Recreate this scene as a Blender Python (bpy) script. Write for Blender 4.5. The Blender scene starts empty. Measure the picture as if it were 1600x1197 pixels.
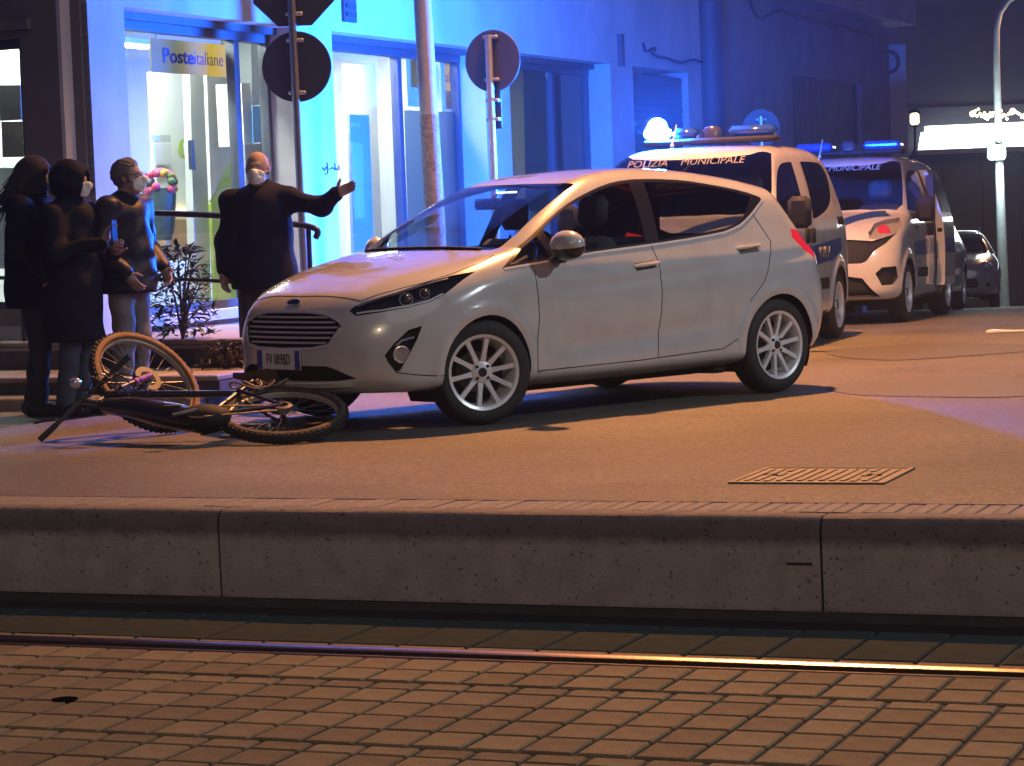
import bpy, bmesh, math, random
import numpy as np
from mathutils import Vector, Matrix
random.seed(7); rng = np.random.default_rng(7)
scene = bpy.context.scene
rad = math.radians
# ------------------------------------------------------------------ camera
CAM_F, CAM_H, CAM_PITCH, CAM_ROLL = 4000.0, 1.23, rad(3.88), rad(2.14)      # focal length in photo pixels (1600 wide)
_c, _s = math.cos(CAM_PITCH), math.sin(CAM_PITCH)
_fw = Vector((0, _c, -_s)); _up = Vector((0, _s, _c)); _rt = Vector((1, 0, 0))
CR = math.cos(CAM_ROLL) * _rt - math.sin(CAM_ROLL) * _up
CU = math.cos(CAM_ROLL) * _up + math.sin(CAM_ROLL) * _rt
cam_data = bpy.data.cameras.new('camera'); cam = bpy.data.objects.new('camera', cam_data)
scene.collection.objects.link(cam)
cam_data.sensor_fit = 'HORIZONTAL'; cam_data.sensor_width = 36.0; cam_data.lens = 36.0 * CAM_F / 1600
cam_data.clip_start = .1; cam_data.clip_end = 600
M = Matrix((CR, CU, -_fw)).transposed().to_4x4(); M.translation = (0, 0, CAM_H); cam.matrix_world = M
scene.camera = cam
# ------------------------------------------------------------------ night sky, dim sky glow, exposure
world = bpy.data.worlds.new('World'); scene.world = world; world.use_nodes = True
_n = world.node_tree.nodes; _l = world.node_tree.links
_sky = _n.new('ShaderNodeTexSky'); _sky.sky_type = 'NISHITA'; _sky.sun_disc = False; _sky.sun_elevation = rad(-9.0); _sky.sun_rotation = rad(200)
_mixc = _n.new('ShaderNodeMix'); _mixc.data_type = 'RGBA'; _mixc.blend_type = 'ADD'; _mixc.inputs[0].default_value = 1.0
_l.new(_sky.outputs[0], _mixc.inputs[6]); _mixc.inputs[7].default_value = (.075, .065, .33, 1)
_l.new(_mixc.outputs[2], _n['Background'].inputs[0]); _n['Background'].inputs[1].default_value = .15
sun_data = bpy.data.lights.new('sky_glow', 'SUN'); sun_data.energy = .12; sun_data.angle = rad(40); sun_data.color = (1, .93, .88)
sun = bpy.data.objects.new('sky_glow', sun_data); scene.collection.objects.link(sun)
sun.rotation_euler = (rad(48), 0, rad(14))
vs = scene.view_settings; vs.view_transform = 'Standard'; vs.look = 'None'; vs.exposure = 0.0; vs.gamma = 1.0; vs.use_curve_mapping = False
cy = scene.cycles
cy.use_denoising = True; cy.max_bounces = 6; cy.diffuse_bounces = 3; cy.glossy_bounces = 3; cy.transmission_bounces = 4; cy.transparent_max_bounces = 12; cy.volume_bounces = 0
cy.caustics_reflective = False; cy.caustics_refractive = False; cy.sample_clamp_indirect = 4.0
try:
    cy.denoiser = 'OPENIMAGEDENOISE'; cy.denoising_input_passes = 'RGB_ALBEDO_NORMAL'; cy.denoising_prefilter = 'ACCURATE'
except Exception:
    pass
# ------------------------------------------------------------------ implicit surfaces (numpy)
def smoothstep(a, b, x):
    t = np.clip((x - a) / (b - a), 0, 1)
    return t * t * (3 - 2 * t)

def catmull(pts, n=8, closed=False):
    """smooth curve through points; a point given with a third value 1 is a sharp corner"""
    P = [tuple(p[:2]) for p in pts]; K = [len(p) > 2 and p[2] for p in pts]
    m = len(P); out = []
    for i in range(m if closed else m - 1):
        j = (i + 1) % m
        p1, p2 = np.array(P[i]), np.array(P[j])
        p0 = np.array(P[(i - 1) % m]) if (closed or i > 0) and not K[i] else p1 - (p2 - p1)
        p3 = np.array(P[(j + 1) % m]) if (closed or j < m - 1) and not K[j] else p2 + (p2 - p1)
        # centripetal-like tangents scaled to the segment
        L = np.linalg.norm(p2 - p1) + 1e-9
        a = (p2 - p0); a = a / (np.linalg.norm(a) + 1e-9) * L
        b = (p3 - p1); b = b / (np.linalg.norm(b) + 1e-9) * L
        for k in range(n):
            t = k / n
            h00 = 2*t**3 - 3*t**2 + 1; h10 = t**3 - 2*t**2 + t; h01 = -2*t**3 + 3*t**2; h11 = t**3 - t**2
            out.append(tuple(h00*p1 + h10*a + h01*p2 + h11*b))
    if not closed:
        out.append(P[-1])
    return out

def poly_sdf(poly):
    A = np.array(poly, float); B = np.roll(A, -1, 0); D = B - A; DD = (D * D).sum(1) + 1e-12
    def exact(x, z):
        x = np.asarray(x, float); sh = x.shape
        x = x.ravel(); z = np.asarray(z, float).ravel(); r = np.empty_like(x)
        for c in range(0, len(x), 4000):
            X = x[c:c+4000, None]; Z = z[c:c+4000, None]
            t = np.clip(((X - A[:, 0]) * D[:, 0] + (Z - A[:, 1]) * D[:, 1]) / DD, 0, 1)
            d2 = (X - A[:, 0] - t * D[:, 0])**2 + (Z - A[:, 1] - t * D[:, 1])**2
            cond = ((A[:, 1] > Z) != (B[:, 1] > Z)) & (X < D[:, 0] * (Z - A[:, 1]) / np.where(D[:, 1] == 0, 1e-12, D[:, 1]) + A[:, 0])
            ins = cond.sum(1) % 2 == 1
            d = np.sqrt(d2.min(1)); r[c:c+4000] = np.where(ins, -d, d)
        return r.reshape(sh)
    lo = A.min(0) - .35; hi = A.max(0) + .35; st = .0125
    nx, nz = [int(v) for v in np.ceil((hi - lo) / st)]
    gx = lo[0] + np.arange(nx) * st; gz = lo[1] + np.arange(nz) * st
    G = exact(*np.meshgrid(gx, gz, indexing='ij'))
    K = np.array([1, 4, 6, 4, 1.]) / 16                              # soften the table so normals stay smooth
    for ax in (0, 1):
        Gp = np.pad(G, [(2, 2) if a == ax else (0, 0) for a in (0, 1)], mode='edge')
        G = sum(K[k] * np.take(Gp, np.arange(k, k + G.shape[ax]), ax) for k in range(5))
    def fast(x, z):
        u = np.clip((x - lo[0]) / st, 1, nx - 3.001); v = np.clip((z - lo[1]) / st, 1, nz - 3.001)
        i = u.astype(int); j = v.astype(int); a = u - i; b = v - j
        wa = [((-.5*a+1)*a-.5)*a, (1.5*a-2.5)*a*a+1, ((-1.5*a+2)*a+.5)*a, (.5*a-.5)*a*a]
        wb = [((-.5*b+1)*b-.5)*b, (1.5*b-2.5)*b*b+1, ((-1.5*b+2)*b+.5)*b, (.5*b-.5)*b*b]
        r = 0
        for p in range(4):
            r = r + wa[p] * sum(wb[q] * G[i + p - 1, j + q - 1] for q in range(4))
        return r
    return fast

def smax(a, b, k):
    h = np.clip(.5 + .5 * (a - b) / k, 0, 1)
    return b + (a - b) * h + k * h * (1 - h)

def smin(a, b, k):
    return -smax(-a, -b, k)

def interp(xs, ys):
    """smooth 1-D table (monotone-ish cubic)"""
    xs = np.array(xs, float); ys = np.array(ys, float)
    d = np.diff(ys) / np.diff(xs); m = np.empty_like(ys)
    m[1:-1] = np.where(d[:-1] * d[1:] > 0, 2 * d[:-1] * d[1:] / (d[:-1] + d[1:] + 1e-12), 0); m[0] = d[0]; m[-1] = d[-1]
    def f(x):
        x = np.clip(x, xs[0], xs[-1]); i = np.clip(np.searchsorted(xs, x) - 1, 0, len(xs) - 2)
        h = xs[i + 1] - xs[i]; t = (x - xs[i]) / h
        return ((2*t**3 - 3*t**2 + 1) * ys[i] + (t**3 - 2*t**2 + t) * h * m[i] + (-2*t**3 + 3*t**2) * ys[i + 1] + (t**3 - t**2) * h * m[i + 1])
    return f

def grad(f, P, e=.004):
    x, y, z = P.T
    return np.stack([f(x+e, y, z) - f(x-e, y, z), f(x, y+e, z) - f(x, y-e, z), f(x, y, z+e) - f(x, y, z-e)], 1) / (2 * e)

def polygonize(f, lo, hi, h, newton=3):
    """surface nets, then vertices pulled on to f = 0.  returns verts, quads"""
    lo = np.array(lo, float); n = np.ceil((np.array(hi) - lo) / h).astype(int) + 1
    ax = [lo[i] + np.arange(n[i]) * h for i in range(3)]
    V = np.empty(tuple(n), np.float32)
    for i in range(0, n[0], 16):
        X, Y, Z = np.meshgrid(ax[0][i:i+16], ax[1], ax[2], indexing='ij')
        V[i:i+16] = f(X, Y, Z)
    S = V < 0
    c = [n[0]-1, n[1]-1, n[2]-1]
    cnt = np.zeros(c, int); pos = np.zeros(c + [3]); ne = np.zeros(c)
    sl = lambda d: tuple(slice(d[i], d[i] + c[i]) for i in range(3))
    for d in np.ndindex(2, 2, 2):
        cnt += S[sl(d)]
    act = (cnt > 0) & (cnt < 8)
    I = np.argwhere(act)
    for d0 in np.ndindex(2, 2, 2):
        for a in range(3):
            if d0[a] == 0:
                d1 = list(d0); d1[a] = 1
                i0 = I + d0; i1 = I + d1
                v0 = V[tuple(i0.T)]; v1 = V[tuple(i1.T)]
                m = (v0 < 0) != (v1 < 0); t = np.where(m, v0 / np.where(m, v0 - v1, 1), 0)
                q = np.array(d0, float)[None] + t[:, None] * np.eye(3)[a]
                pos[tuple(I.T)] += q * m[:, None]; ne[tuple(I.T)] += m
    P = lo + (I + pos[tuple(I.T)] / ne[tuple(I.T)][:, None]) * h
    idx = -np.ones(c, int); idx[tuple(I.T)] = np.arange(len(I))
    quads = []
    for a in range(3):
        b, g = (a + 1) % 3, (a + 2) % 3
        s0 = [slice(0, n[k]) for k in range(3)]; s1 = list(s0); s0[a] = slice(0, n[a]-1); s1[a] = slice(1, n[a])
        E = np.argwhere(S[tuple(s0)] != S[tuple(s1)])
        E = E[(E[:, b] > 0) & (E[:, b] < n[b]-1) & (E[:, g] > 0) & (E[:, g] < n[g]-1)]
        def at(ob, og):
            J = E.copy(); J[:, b] += ob; J[:, g] += og
            return idx[tuple(J.T)]
        Q = np.stack([at(-1, -1), at(0, -1), at(0, 0), at(-1, 0)], 1)
        fl = ~S[tuple(E.T)]
        Q[fl] = Q[fl][:, ::-1]
        quads.append(Q)
    Q = np.concatenate(quads)
    Q = Q[(Q >= 0).all(1)]
    for _ in range(newton):
        g = grad(f, P); st = (f(*P.T) / ((g * g).sum(1) + 1e-9))[:, None] * g
        L = np.linalg.norm(st, axis=1, keepdims=True); P = P - st * np.minimum(1, h * .5 / (L + 1e-12))
    return P, Q

def raycast(f, o, d, t0, t1, step=.02):
    """first hit of a ray with f = 0 (None if it misses)"""
    t = np.arange(t0, t1, step); p = o[None] + t[:, None] * d[None]
    v = f(*p.T); k = np.argmax(v < 0)
    if v[k] >= 0:
        return None
    a, b = t[max(k - 1, 0)], t[k]
    for _ in range(25):
        m = (a + b) / 2
        if f(*(o + m * d)[:, None])[0] < 0: b = m
        else: a = m
    return o + (a + b) / 2 * d
# ------------------------------------------------------------------ car body shapes (local x front->rear, y sideways, z up)
def hatch_shape():
    side = catmull([(.07, .225, 1), (.01, .285), (-.005, .42), (.0, .54), (.03, .64), (.075, .715), (.16, .792), (.36, .88), (.62, .947), (.86, .993),
                    (1.05, 1.022, 1), (1.32, 1.165), (1.62, 1.305), (1.88, 1.405), (2.15, 1.452), (2.5, 1.472), (2.9, 1.452), (3.3, 1.405), (3.62, 1.345, 1), (3.665, 1.315, 1),
                    (3.77, 1.16), (3.885, 1.0, 1), (3.965, .93), (3.995, .80), (4.035, .62), (4.035, .5), (3.99, .36), (3.9, .27), (3.6, .225), (2.9, .2), (1.0, .19)], 6, True)
    sd = poly_sdf(side)
    Wp = interp([-.1, 0, .3, .6, .84, 1.4, 2.2, 3.0, 3.33, 3.7, 4.04, 4.2], [.80, .81, .83, .85, .862, .858, .86, .864, .868, .845, .79, .77])
    sec = interp([.10, .19, .26, .34, .48, .60, .70, .80, .88, .95, 1.05, 1.2, 1.35, 1.5], [-.16, -.085, -.032, -.02, -.014, -.004, -.0, -.006, -.028, -.062, -.112, -.19, -.285, -.41])
    def f(x, y, z):
        y = np.abs(y); yn = y / .8
        bf = .12 * yn**2 + .28 * yn**4; br = .08 * yn**2 + .14 * yn**4
        xf = x - bf * (1 - smoothstep(.3, 2.3, x)) + br * smoothstep(2.6, 3.9, x)
        crown = (.012 + .03 * smoothstep(1.0, 1.3, z) + .03 * smoothstep(2.4, 3.2, x)) * yn**2 + .012 * yn**4
        zf = z + crown * smoothstep(.62, .85, z)
        a = sd(xf, zf)
        W = Wp(x) + sec(z)
        for xa in (.835, 3.328):
            r = np.hypot(x - xa, z - .31)
            W = W + .014 * np.exp(-((r - .365) / .035)**2) * smoothstep(.1, .3, z)
        # swept crease low in the doors and one under the handles
        zc = .34 + .045 * (x - 1.2)
        W = W - .013 * np.exp(-((z - zc - .05) / .07)**2) * smoothstep(1.15, 1.6, x) * (1 - smoothstep(2.5, 3.0, x))
        zh = .775 + .062 * (x - 1.2)
        W = W - .009 * np.exp(-((z - zh + .045) / .035)**2) * smoothstep(1.2, 2.0, x) * (1 - smoothstep(3.5, 3.9, x))
        # door glass sits back from the shoulder
        k = np.where(z > 1.2, .13, .09)
        return smax(a, (y - W) * .92, .10)
    return f

def van_shape():
    side = catmull([(.09, .24, 1), (.02, .30), (.0, .42), (.0, .58), (.03, .74), (.09, .87), (.20, .955), (.42, 1.04), (.68, 1.115, 1), (.92, 1.305), (1.17, 1.49), (1.42, 1.625),
                    (1.7, 1.69), (2.2, 1.715), (2.9, 1.712), (3.45, 1.685), (3.70, 1.625), (3.80, 1.48), (3.87, 1.2), (3.92, .9), (3.955, .62), (3.95, .42), (3.88, .30), (3.6, .24), (1.0, .21)], 6, True)
    sd = poly_sdf(side)
    Wp = interp([-.1, 0, .3, .7, 1.3, 2.2, 3.2, 3.7, 3.96, 4.1], [.80, .81, .835, .85, .856, .858, .858, .84, .81, .80])
    sec = interp([.10, .2, .28, .36, .55, .75, .95, 1.05, 1.2, 1.4, 1.6, 1.8], [-.12, -.06, -.024, -.012, -.002, .0, -.008, -.022, -.062, -.125, -.20, -.30])
    def f(x, y, z):
        y = np.abs(y); yn = y / .8
        bf = .09 * yn**2 + .17 * yn**4; br = .03 * yn**2 + .06 * yn**6
        xf = x - bf * (1 - smoothstep(.4, 2.2, x)) + br * smoothstep(2.8, 3.9, x)
        crown = (.02 + .02 * smoothstep(1.2, 1.5, z)) * yn**2
        a = sd(xf, z + crown * smoothstep(.7, 1.0, z))
        W = Wp(x) + sec(z)
        for xa in (.76, 3.27):
            r = np.hypot(x - xa, z - .30)
            W = W + .02 * np.exp(-((r - .375) / .045)**2) * smoothstep(.1, .3, z)
        return smax(a, (y - W) * .94, .10)
    return f
# ------------------------------------------------------------------ pixel -> direction, ground heights
def gz(Y):
    """the road is level near the camera and falls away behind the police vans"""
    return .006 - .045 * (math.sqrt((Y - 27)**2 + 9) + (Y - 27)) / 2
def ray_dir(px, py):
    return _fw + (px - 800) / CAM_F * CR - (py - 598.5) / CAM_F * CU
def gp(px, py, z=0.0):
    d = ray_dir(px, py); t = (z - CAM_H) / d.z
    return Vector((0, 0, CAM_H)) + t * d
def at_depth(px, py, Y):
    d = ray_dir(px, py); return Vector((0, 0, CAM_H)) + d * (Y / d.y)
# ------------------------------------------------------------------ materials
MATS = {}
def mat(name, col, rough=.6, metal=0., noise=.0, nscale=8., bump=0., bscale=60., col2=None, spec=.5, coat=0., emit=None, estr=0., detail=5., ndist=0.):
    if name in MATS: return MATS[name]
    m = bpy.data.materials.new(name); m.use_nodes = True; nt = m.node_tree; b = nt.nodes['Principled BSDF']
    b.inputs['Base Color'].default_value = (*col, 1); b.inputs['Roughness'].default_value = rough; b.inputs['Metallic'].default_value = metal
    b.inputs['Specular IOR Level'].default_value = spec
    if coat: b.inputs['Coat Weight'].default_value = coat; b.inputs['Coat Roughness'].default_value = .04
    if emit: b.inputs['Emission Color'].default_value = (*emit, 1); b.inputs['Emission Strength'].default_value = estr
    if noise or bump or col2:
        tc = nt.nodes.new('ShaderNodeTexCoord')
    if noise or col2:
        n = nt.nodes.new('ShaderNodeTexNoise'); n.inputs['Scale'].default_value = nscale; n.inputs['Detail'].default_value = detail; n.inputs['Roughness'].default_value = .65; n.inputs['Distortion'].default_value = ndist
        nt.links.new(tc.outputs['Object'], n.inputs['Vector'])
        r = nt.nodes.new('ShaderNodeValToRGB'); r.color_ramp.elements[0].position = .3; r.color_ramp.elements[1].position = .72
        c2 = col2 or tuple(c * (1 - noise) for c in col)
        r.color_ramp.elements[0].color = (*c2, 1); r.color_ramp.elements[1].color = (*col, 1)
        nt.links.new(n.outputs['Fac'], r.inputs[0]); nt.links.new(r.outputs[0], b.inputs['Base Color'])
        mr = nt.nodes.new('ShaderNodeMapRange'); mr.inputs[3].default_value = min(1, rough * 1.12); mr.inputs[4].default_value = rough * .88
        nt.links.new(n.outputs['Fac'], mr.inputs[0]); nt.links.new(mr.outputs[0], b.inputs['Roughness'])
    if bump:
        n2 = nt.nodes.new('ShaderNodeTexNoise'); n2.inputs['Scale'].default_value = bscale; n2.inputs['Detail'].default_value = 4
        nt.links.new(tc.outputs['Object'], n2.inputs['Vector'])
        bp = nt.nodes.new('ShaderNodeBump'); bp.inputs['Strength'].default_value = bump; bp.inputs['Distance'].default_value = .01
        nt.links.new(n2.outputs['Fac'], bp.inputs['Height']); nt.links.new(bp.outputs[0], b.inputs['Normal'])
    MATS[name] = m; return m
def glass(name, tint=(.8, .85, .85), gloss=1.0, rough=.015, ior=1.5):
    """thin sheet of glass: lets light through, tinted, with Fresnel reflection"""
    if name in MATS: return MATS[name]
    m = bpy.data.materials.new(name); m.use_nodes = True; nt = m.node_tree; nt.nodes.clear()
    o = nt.nodes.new('ShaderNodeOutputMaterial'); t = nt.nodes.new('ShaderNodeBsdfTransparent'); t.inputs[0].default_value = (*tint, 1)
    g = nt.nodes.new('ShaderNodeBsdfGlossy'); g.inputs['Roughness'].default_value = rough; g.inputs[0].default_value = (gloss, gloss, gloss, 1)
    lw = nt.nodes.new('ShaderNodeLayerWeight'); pw = nt.nodes.new('ShaderNodeMath'); pw.operation = 'POWER'; pw.inputs[1].default_value = 5.0; nt.links.new(lw.outputs['Facing'], pw.inputs[0])   # Schlick, the same from both sides
    f = nt.nodes.new('ShaderNodeMath'); f.operation = 'MULTIPLY_ADD'; f.inputs[1].default_value = .94; f.inputs[2].default_value = .05; nt.links.new(pw.outputs[0], f.inputs[0]); x = nt.nodes.new('ShaderNodeMixShader')
    nt.links.new(f.outputs[0], x.inputs[0]); nt.links.new(t.outputs[0], x.inputs[1]); nt.links.new(g.outputs[0], x.inputs[2]); nt.links.new(x.outputs[0], o.inputs[0])
    MATS[name] = m; return m
def frosted(name, col, clear=.25):
    if name in MATS: return MATS[name]
    m = bpy.data.materials.new(name); m.use_nodes = True; nt = m.node_tree; nt.nodes.clear()
    o = nt.nodes.new('ShaderNodeOutputMaterial'); t = nt.nodes.new('ShaderNodeBsdfTransparent'); t.inputs[0].default_value = (*col, 1)
    tr = nt.nodes.new('ShaderNodeBsdfTranslucent'); tr.inputs[0].default_value = (*col, 1)
    d = nt.nodes.new('ShaderNodeBsdfDiffuse'); d.inputs[0].default_value = (*[c * .22 for c in col], 1)
    a = nt.nodes.new('ShaderNodeMixShader'); a.inputs[0].default_value = .5; b = nt.nodes.new('ShaderNodeMixShader'); b.inputs[0].default_value = clear
    nt.links.new(tr.outputs[0], a.inputs[1]); nt.links.new(d.outputs[0], a.inputs[2]); nt.links.new(a.outputs[0], b.inputs[1]); nt.links.new(t.outputs[0], b.inputs[2]); nt.links.new(b.outputs[0], o.inputs[0])
    MATS[name] = m; return m
def emitter(name, col, strength):
    return mat(name, (.8, .8, .8), .5, emit=col, estr=strength)
# ------------------------------------------------------------------ mesh builder
col_main = scene.collection
class MB:
    def __init__(self): self.v = []; self.f = []
    def add(self, vs, fs):
        k = len(self.v); self.v += [tuple(p) for p in vs]; self.f += [tuple(i + k for i in f) for f in fs]; return self
    def box(self, c, s, rot=None, bev=0):
        hx, hy, hz = s[0] / 2, s[1] / 2, s[2] / 2; R = rot or Matrix.Identity(3); c = Vector(c)
        if bev:
            b = min(bev, hx * .95, hy * .95, hz * .95)
            vs = []
            for sx in (-1, 1):
                for sy in (-1, 1):
                    for sz in (-1, 1):
                        vs += [(sx*hx, sy*(hy-b), sz*(hz-b)), (sx*(hx-b), sy*hy, sz*(hz-b)), (sx*(hx-b), sy*(hy-b), sz*hz)]
            I = lambda sx, sy, sz, a: ((sx > 0) * 4 + (sy > 0) * 2 + (sz > 0)) * 3 + a
            fs = []
            for s_ in (-1, 1):
                q = [I(s_, -1, -1, 0), I(s_, 1, -1, 0), I(s_, 1, 1, 0), I(s_, -1, 1, 0)]; fs.append(q if s_ > 0 else q[::-1])
                q = [I(-1, s_, -1, 1), I(-1, s_, 1, 1), I(1, s_, 1, 1), I(1, s_, -1, 1)]; fs.append(q if s_ > 0 else q[::-1])
                q = [I(-1, -1, s_, 2), I(1, -1, s_, 2), I(1, 1, s_, 2), I(-1, 1, s_, 2)]; fs.append(q if s_ > 0 else q[::-1])
            for a in (-1, 1):
                for b_ in (-1, 1):
                    m = a * b_
                    q = [I(a, b_, -1, 0), I(a, b_, -1, 1), I(a, b_, 1, 1), I(a, b_, 1, 0)]; fs.append(q if m > 0 else q[::-1])
                    q = [I(-1, a, b_, 1), I(-1, a, b_, 2), I(1, a, b_, 2), I(1, a, b_, 1)]; fs.append(q if m > 0 else q[::-1])
                    q = [I(a, -1, b_, 2), I(a, -1, b_, 0), I(a, 1, b_, 0), I(a, 1, b_, 2)]; fs.append(q if m > 0 else q[::-1])
                    for c_ in (-1, 1):
                        q = [I(a, b_, c_, 0), I(a, b_, c_, 1), I(a, b_, c_, 2)]; fs.append(q if a * b_ * c_ > 0 else q[::-1])
        else:
            vs = [(x*hx, y*hy, z*hz) for x in (-1, 1) for y in (-1, 1) for z in (-1, 1)]
            fs = [(0, 1, 3, 2), (4, 6, 7, 5), (0, 4, 5, 1), (2, 3, 7, 6), (0, 2, 6, 4), (1, 5, 7, 3)]
        return self.add([c + R @ Vector(p) for p in vs], fs)
    def bb(self, x0, x1, y0, y1, z0, z1, bev=0):
        return self.box(((x0+x1)/2, (y0+y1)/2, (z0+z1)/2), (abs(x1-x0), abs(y1-y0), abs(z1-z0)), bev=bev)
    def cyl(self, a, b, r0, r1=None, n=12, caps=True):
        return self.tube([a, b], [r0, r0 if r1 is None else r1], n, caps=caps)
    def tube(self, path, r, n=8, closed=False, caps=True, flat=None):
        P = [Vector(p) for p in path]; m = len(P); rr = r if isinstance(r, (list, tuple)) else [r] * m
        T = []
        for i in range(m):
            a = P[(i - 1) % m] if closed or i > 0 else P[i]; b = P[(i + 1) % m] if closed or i < m - 1 else P[i]
            T.append((b - a).normalized())
        ref = Vector((0, 0, 1)) if abs(T[0].z) < .9 else Vector((1, 0, 0))
        N = (ref - ref.dot(T[0]) * T[0]).normalized(); vs = []
        for i in range(m):
            N = (N - N.dot(T[i]) * T[i]).normalized(); B = T[i].cross(N)
            for k in range(n):
                a = 2 * math.pi * k / n
                vs.append(P[i] + rr[i] * (math.cos(a) * N + math.sin(a) * B * (flat or 1)))
        fs = []
        for i in range(m if closed else m - 1):
            j = (i + 1) % m
            for k in range(n):
                l = (k + 1) % n; fs.append((i*n+k, i*n+l, j*n+l, j*n+k))
        if caps and not closed:
            fs.append(tuple(range(n))[::-1]); fs.append(tuple((m-1)*n + k for k in range(n)))
        return self.add(vs, fs)
    def lathe(self, prof, c=(0, 0, 0), axis=(0, 0, 1), n=24, closed_prof=False, arc=1.0):
        ax = Vector(axis).normalized(); ref = Vector((0, 0, 1)) if abs(ax.z) < .9 else Vector((1, 0, 0))
        X = (ref - ref.dot(ax) * ax).normalized(); Y = ax.cross(X); c = Vector(c); m = len(prof); vs = []
        for k in range(n):
            a = 2 * math.pi * k / n
            for (r, h) in prof: vs.append(c + ax * h + r * (math.cos(a) * X + math.sin(a) * Y))
        fs = []
        for k in range(n):
            l = (k + 1) % n
            for i in range(m if closed_prof else m - 1):
                j = (i + 1) % m; fs.append((k*m+i, l*m+i, l*m+j, k*m+j))
        return self.add(vs, fs)
    def prism(self, poly, ext, O=(0, 0, 0), U=(1, 0, 0), V=(0, 0, 1)):
        U, V, O = Vector(U), Vector(V), Vector(O); E = Vector(ext); n = len(poly)
        b = [O + U * p[0] + V * p[1] for p in poly]; vs = b + [p + E for p in b]
        fs = [tuple(range(n))[::-1], tuple(range(n, 2*n))] + [(i, (i+1) % n, n+(i+1) % n, n+i) for i in range(n)]
        return self.add(vs, fs)
    def ball(self, c, r, n=12, m=8):
        c = Vector(c); r = Vector(r) if hasattr(r, '__len__') else Vector((r, r, r)); vs = [c + Vector((0, 0, -r.z))]; fs = []
        for i in range(1, m):
            t = -math.pi/2 + math.pi * i / m
            for k in range(n):
                a = 2*math.pi*k/n; vs.append(c + Vector((r.x*math.cos(t)*math.cos(a), r.y*math.cos(t)*math.sin(a), r.z*math.sin(t))))
        vs.append(c + Vector((0, 0, r.z))); L = len(vs) - 1
        for k in range(n):
            l = (k+1) % n; fs.append((0, 1+l, 1+k)); fs.append((L, L-n+k, L-n+l))
            for i in range(m-2): fs.append((1+i*n+k, 1+i*n+l, 1+(i+1)*n+l, 1+(i+1)*n+k))
        return self.add(vs, fs)
    def mesh(self, name, m=None, smooth=False):
        me = bpy.data.meshes.new(name); me.from_pydata(self.v, [], self.f)
        bm = bmesh.new(); bm.from_mesh(me); bmesh.ops.recalc_face_normals(bm, faces=bm.faces); bm.to_mesh(me); bm.free()
        if m: me.materials.append(m)
        if smooth:
            me.shade_smooth()
            try: me.set_sharp_from_angle(angle=rad(smooth if smooth is not True else 38))
            except Exception: pass
        return me
    def build(self, name, m=None, parent=None, smooth=False):
        return link(name, self.mesh(name, m, smooth), parent)
def link(name, me, parent=None):
    o = bpy.data.objects.new(name, me); col_main.objects.link(o)
    if parent is not None: o.parent = parent
    return o
def tag(o, label=None, cat=None, group=None, kind=None):
    if label: o['label'] = label
    if cat: o['category'] = cat
    if group: o['group'] = group
    if kind: o['kind'] = kind
    return o
def thing(name, label, cat, loc=(0, 0, 0), rz=0., group=None):
    o = bpy.data.objects.new(name, None); o.empty_display_size = .2; col_main.objects.link(o); o.location = loc; o.rotation_euler = (0, 0, rz)
    return tag(o, label, cat, group)
def copy_tree(o, parent=None):
    c = o.copy(); col_main.objects.link(c); c.parent = parent
    for ch in list(o.children): copy_tree(ch, c)
    return c
def text_obj(name, body, size, m, parent, loc, rot, bold=0., depth=.002, shear=0., sx=1.0, align='CENTER', fit=None):
    cu = bpy.data.curves.new(name + '_curve', 'FONT'); cu.body = body; cu.size = size; cu.align_x = align; cu.align_y = 'CENTER'; cu.extrude = depth; cu.offset = bold; cu.shear = shear; cu.resolution_u = 3
    t = bpy.data.objects.new(name, cu); col_main.objects.link(t)
    dg = bpy.context.evaluated_depsgraph_get(); me = bpy.data.meshes.new_from_object(t.evaluated_get(dg)); bpy.data.objects.remove(t)
    me.materials.clear(); me.materials.append(m); me.name = name
    o = link(name, me, parent); o.location = loc; o.rotation_euler = rot; o.scale = (fit / max(v.co.x - w.co.x for v in (max(me.vertices, key=lambda q: q.co.x),) for w in (min(me.vertices, key=lambda q: q.co.x),)) if fit else sx, 1, 1); return o
def add_light(name, kind, energy, color, parent=None, loc=(0, 0, 0), radius=.1, **kw):
    L = bpy.data.lights.new(name, kind); L.energy = energy; L.color = color
    if kind in ('POINT', 'SPOT'): L.shadow_soft_size = radius
    for k, v in kw.items(): setattr(L, k, v)
    o = bpy.data.objects.new(name, L); col_main.objects.link(o); o.location = loc
    if parent is not None: o.parent = parent
    return o
def mesh_np(name, P, Q, m, N=None):
    me = bpy.data.meshes.new(name); me.vertices.add(len(P)); me.vertices.foreach_set('co', np.asarray(P, np.float32).ravel())
    k = Q.shape[1]; me.loops.add(len(Q) * k); me.loops.foreach_set('vertex_index', Q.ravel().astype(np.int32)); me.polygons.add(len(Q))
    me.polygons.foreach_set('loop_start', np.arange(len(Q), dtype=np.int32) * k); me.update(calc_edges=True); me.validate()
    me.shade_smooth()
    if m: me.materials.append(m)
    if N is not None: me.normals_split_custom_set_from_vertices([tuple(n) for n in N])
    return me
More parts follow.
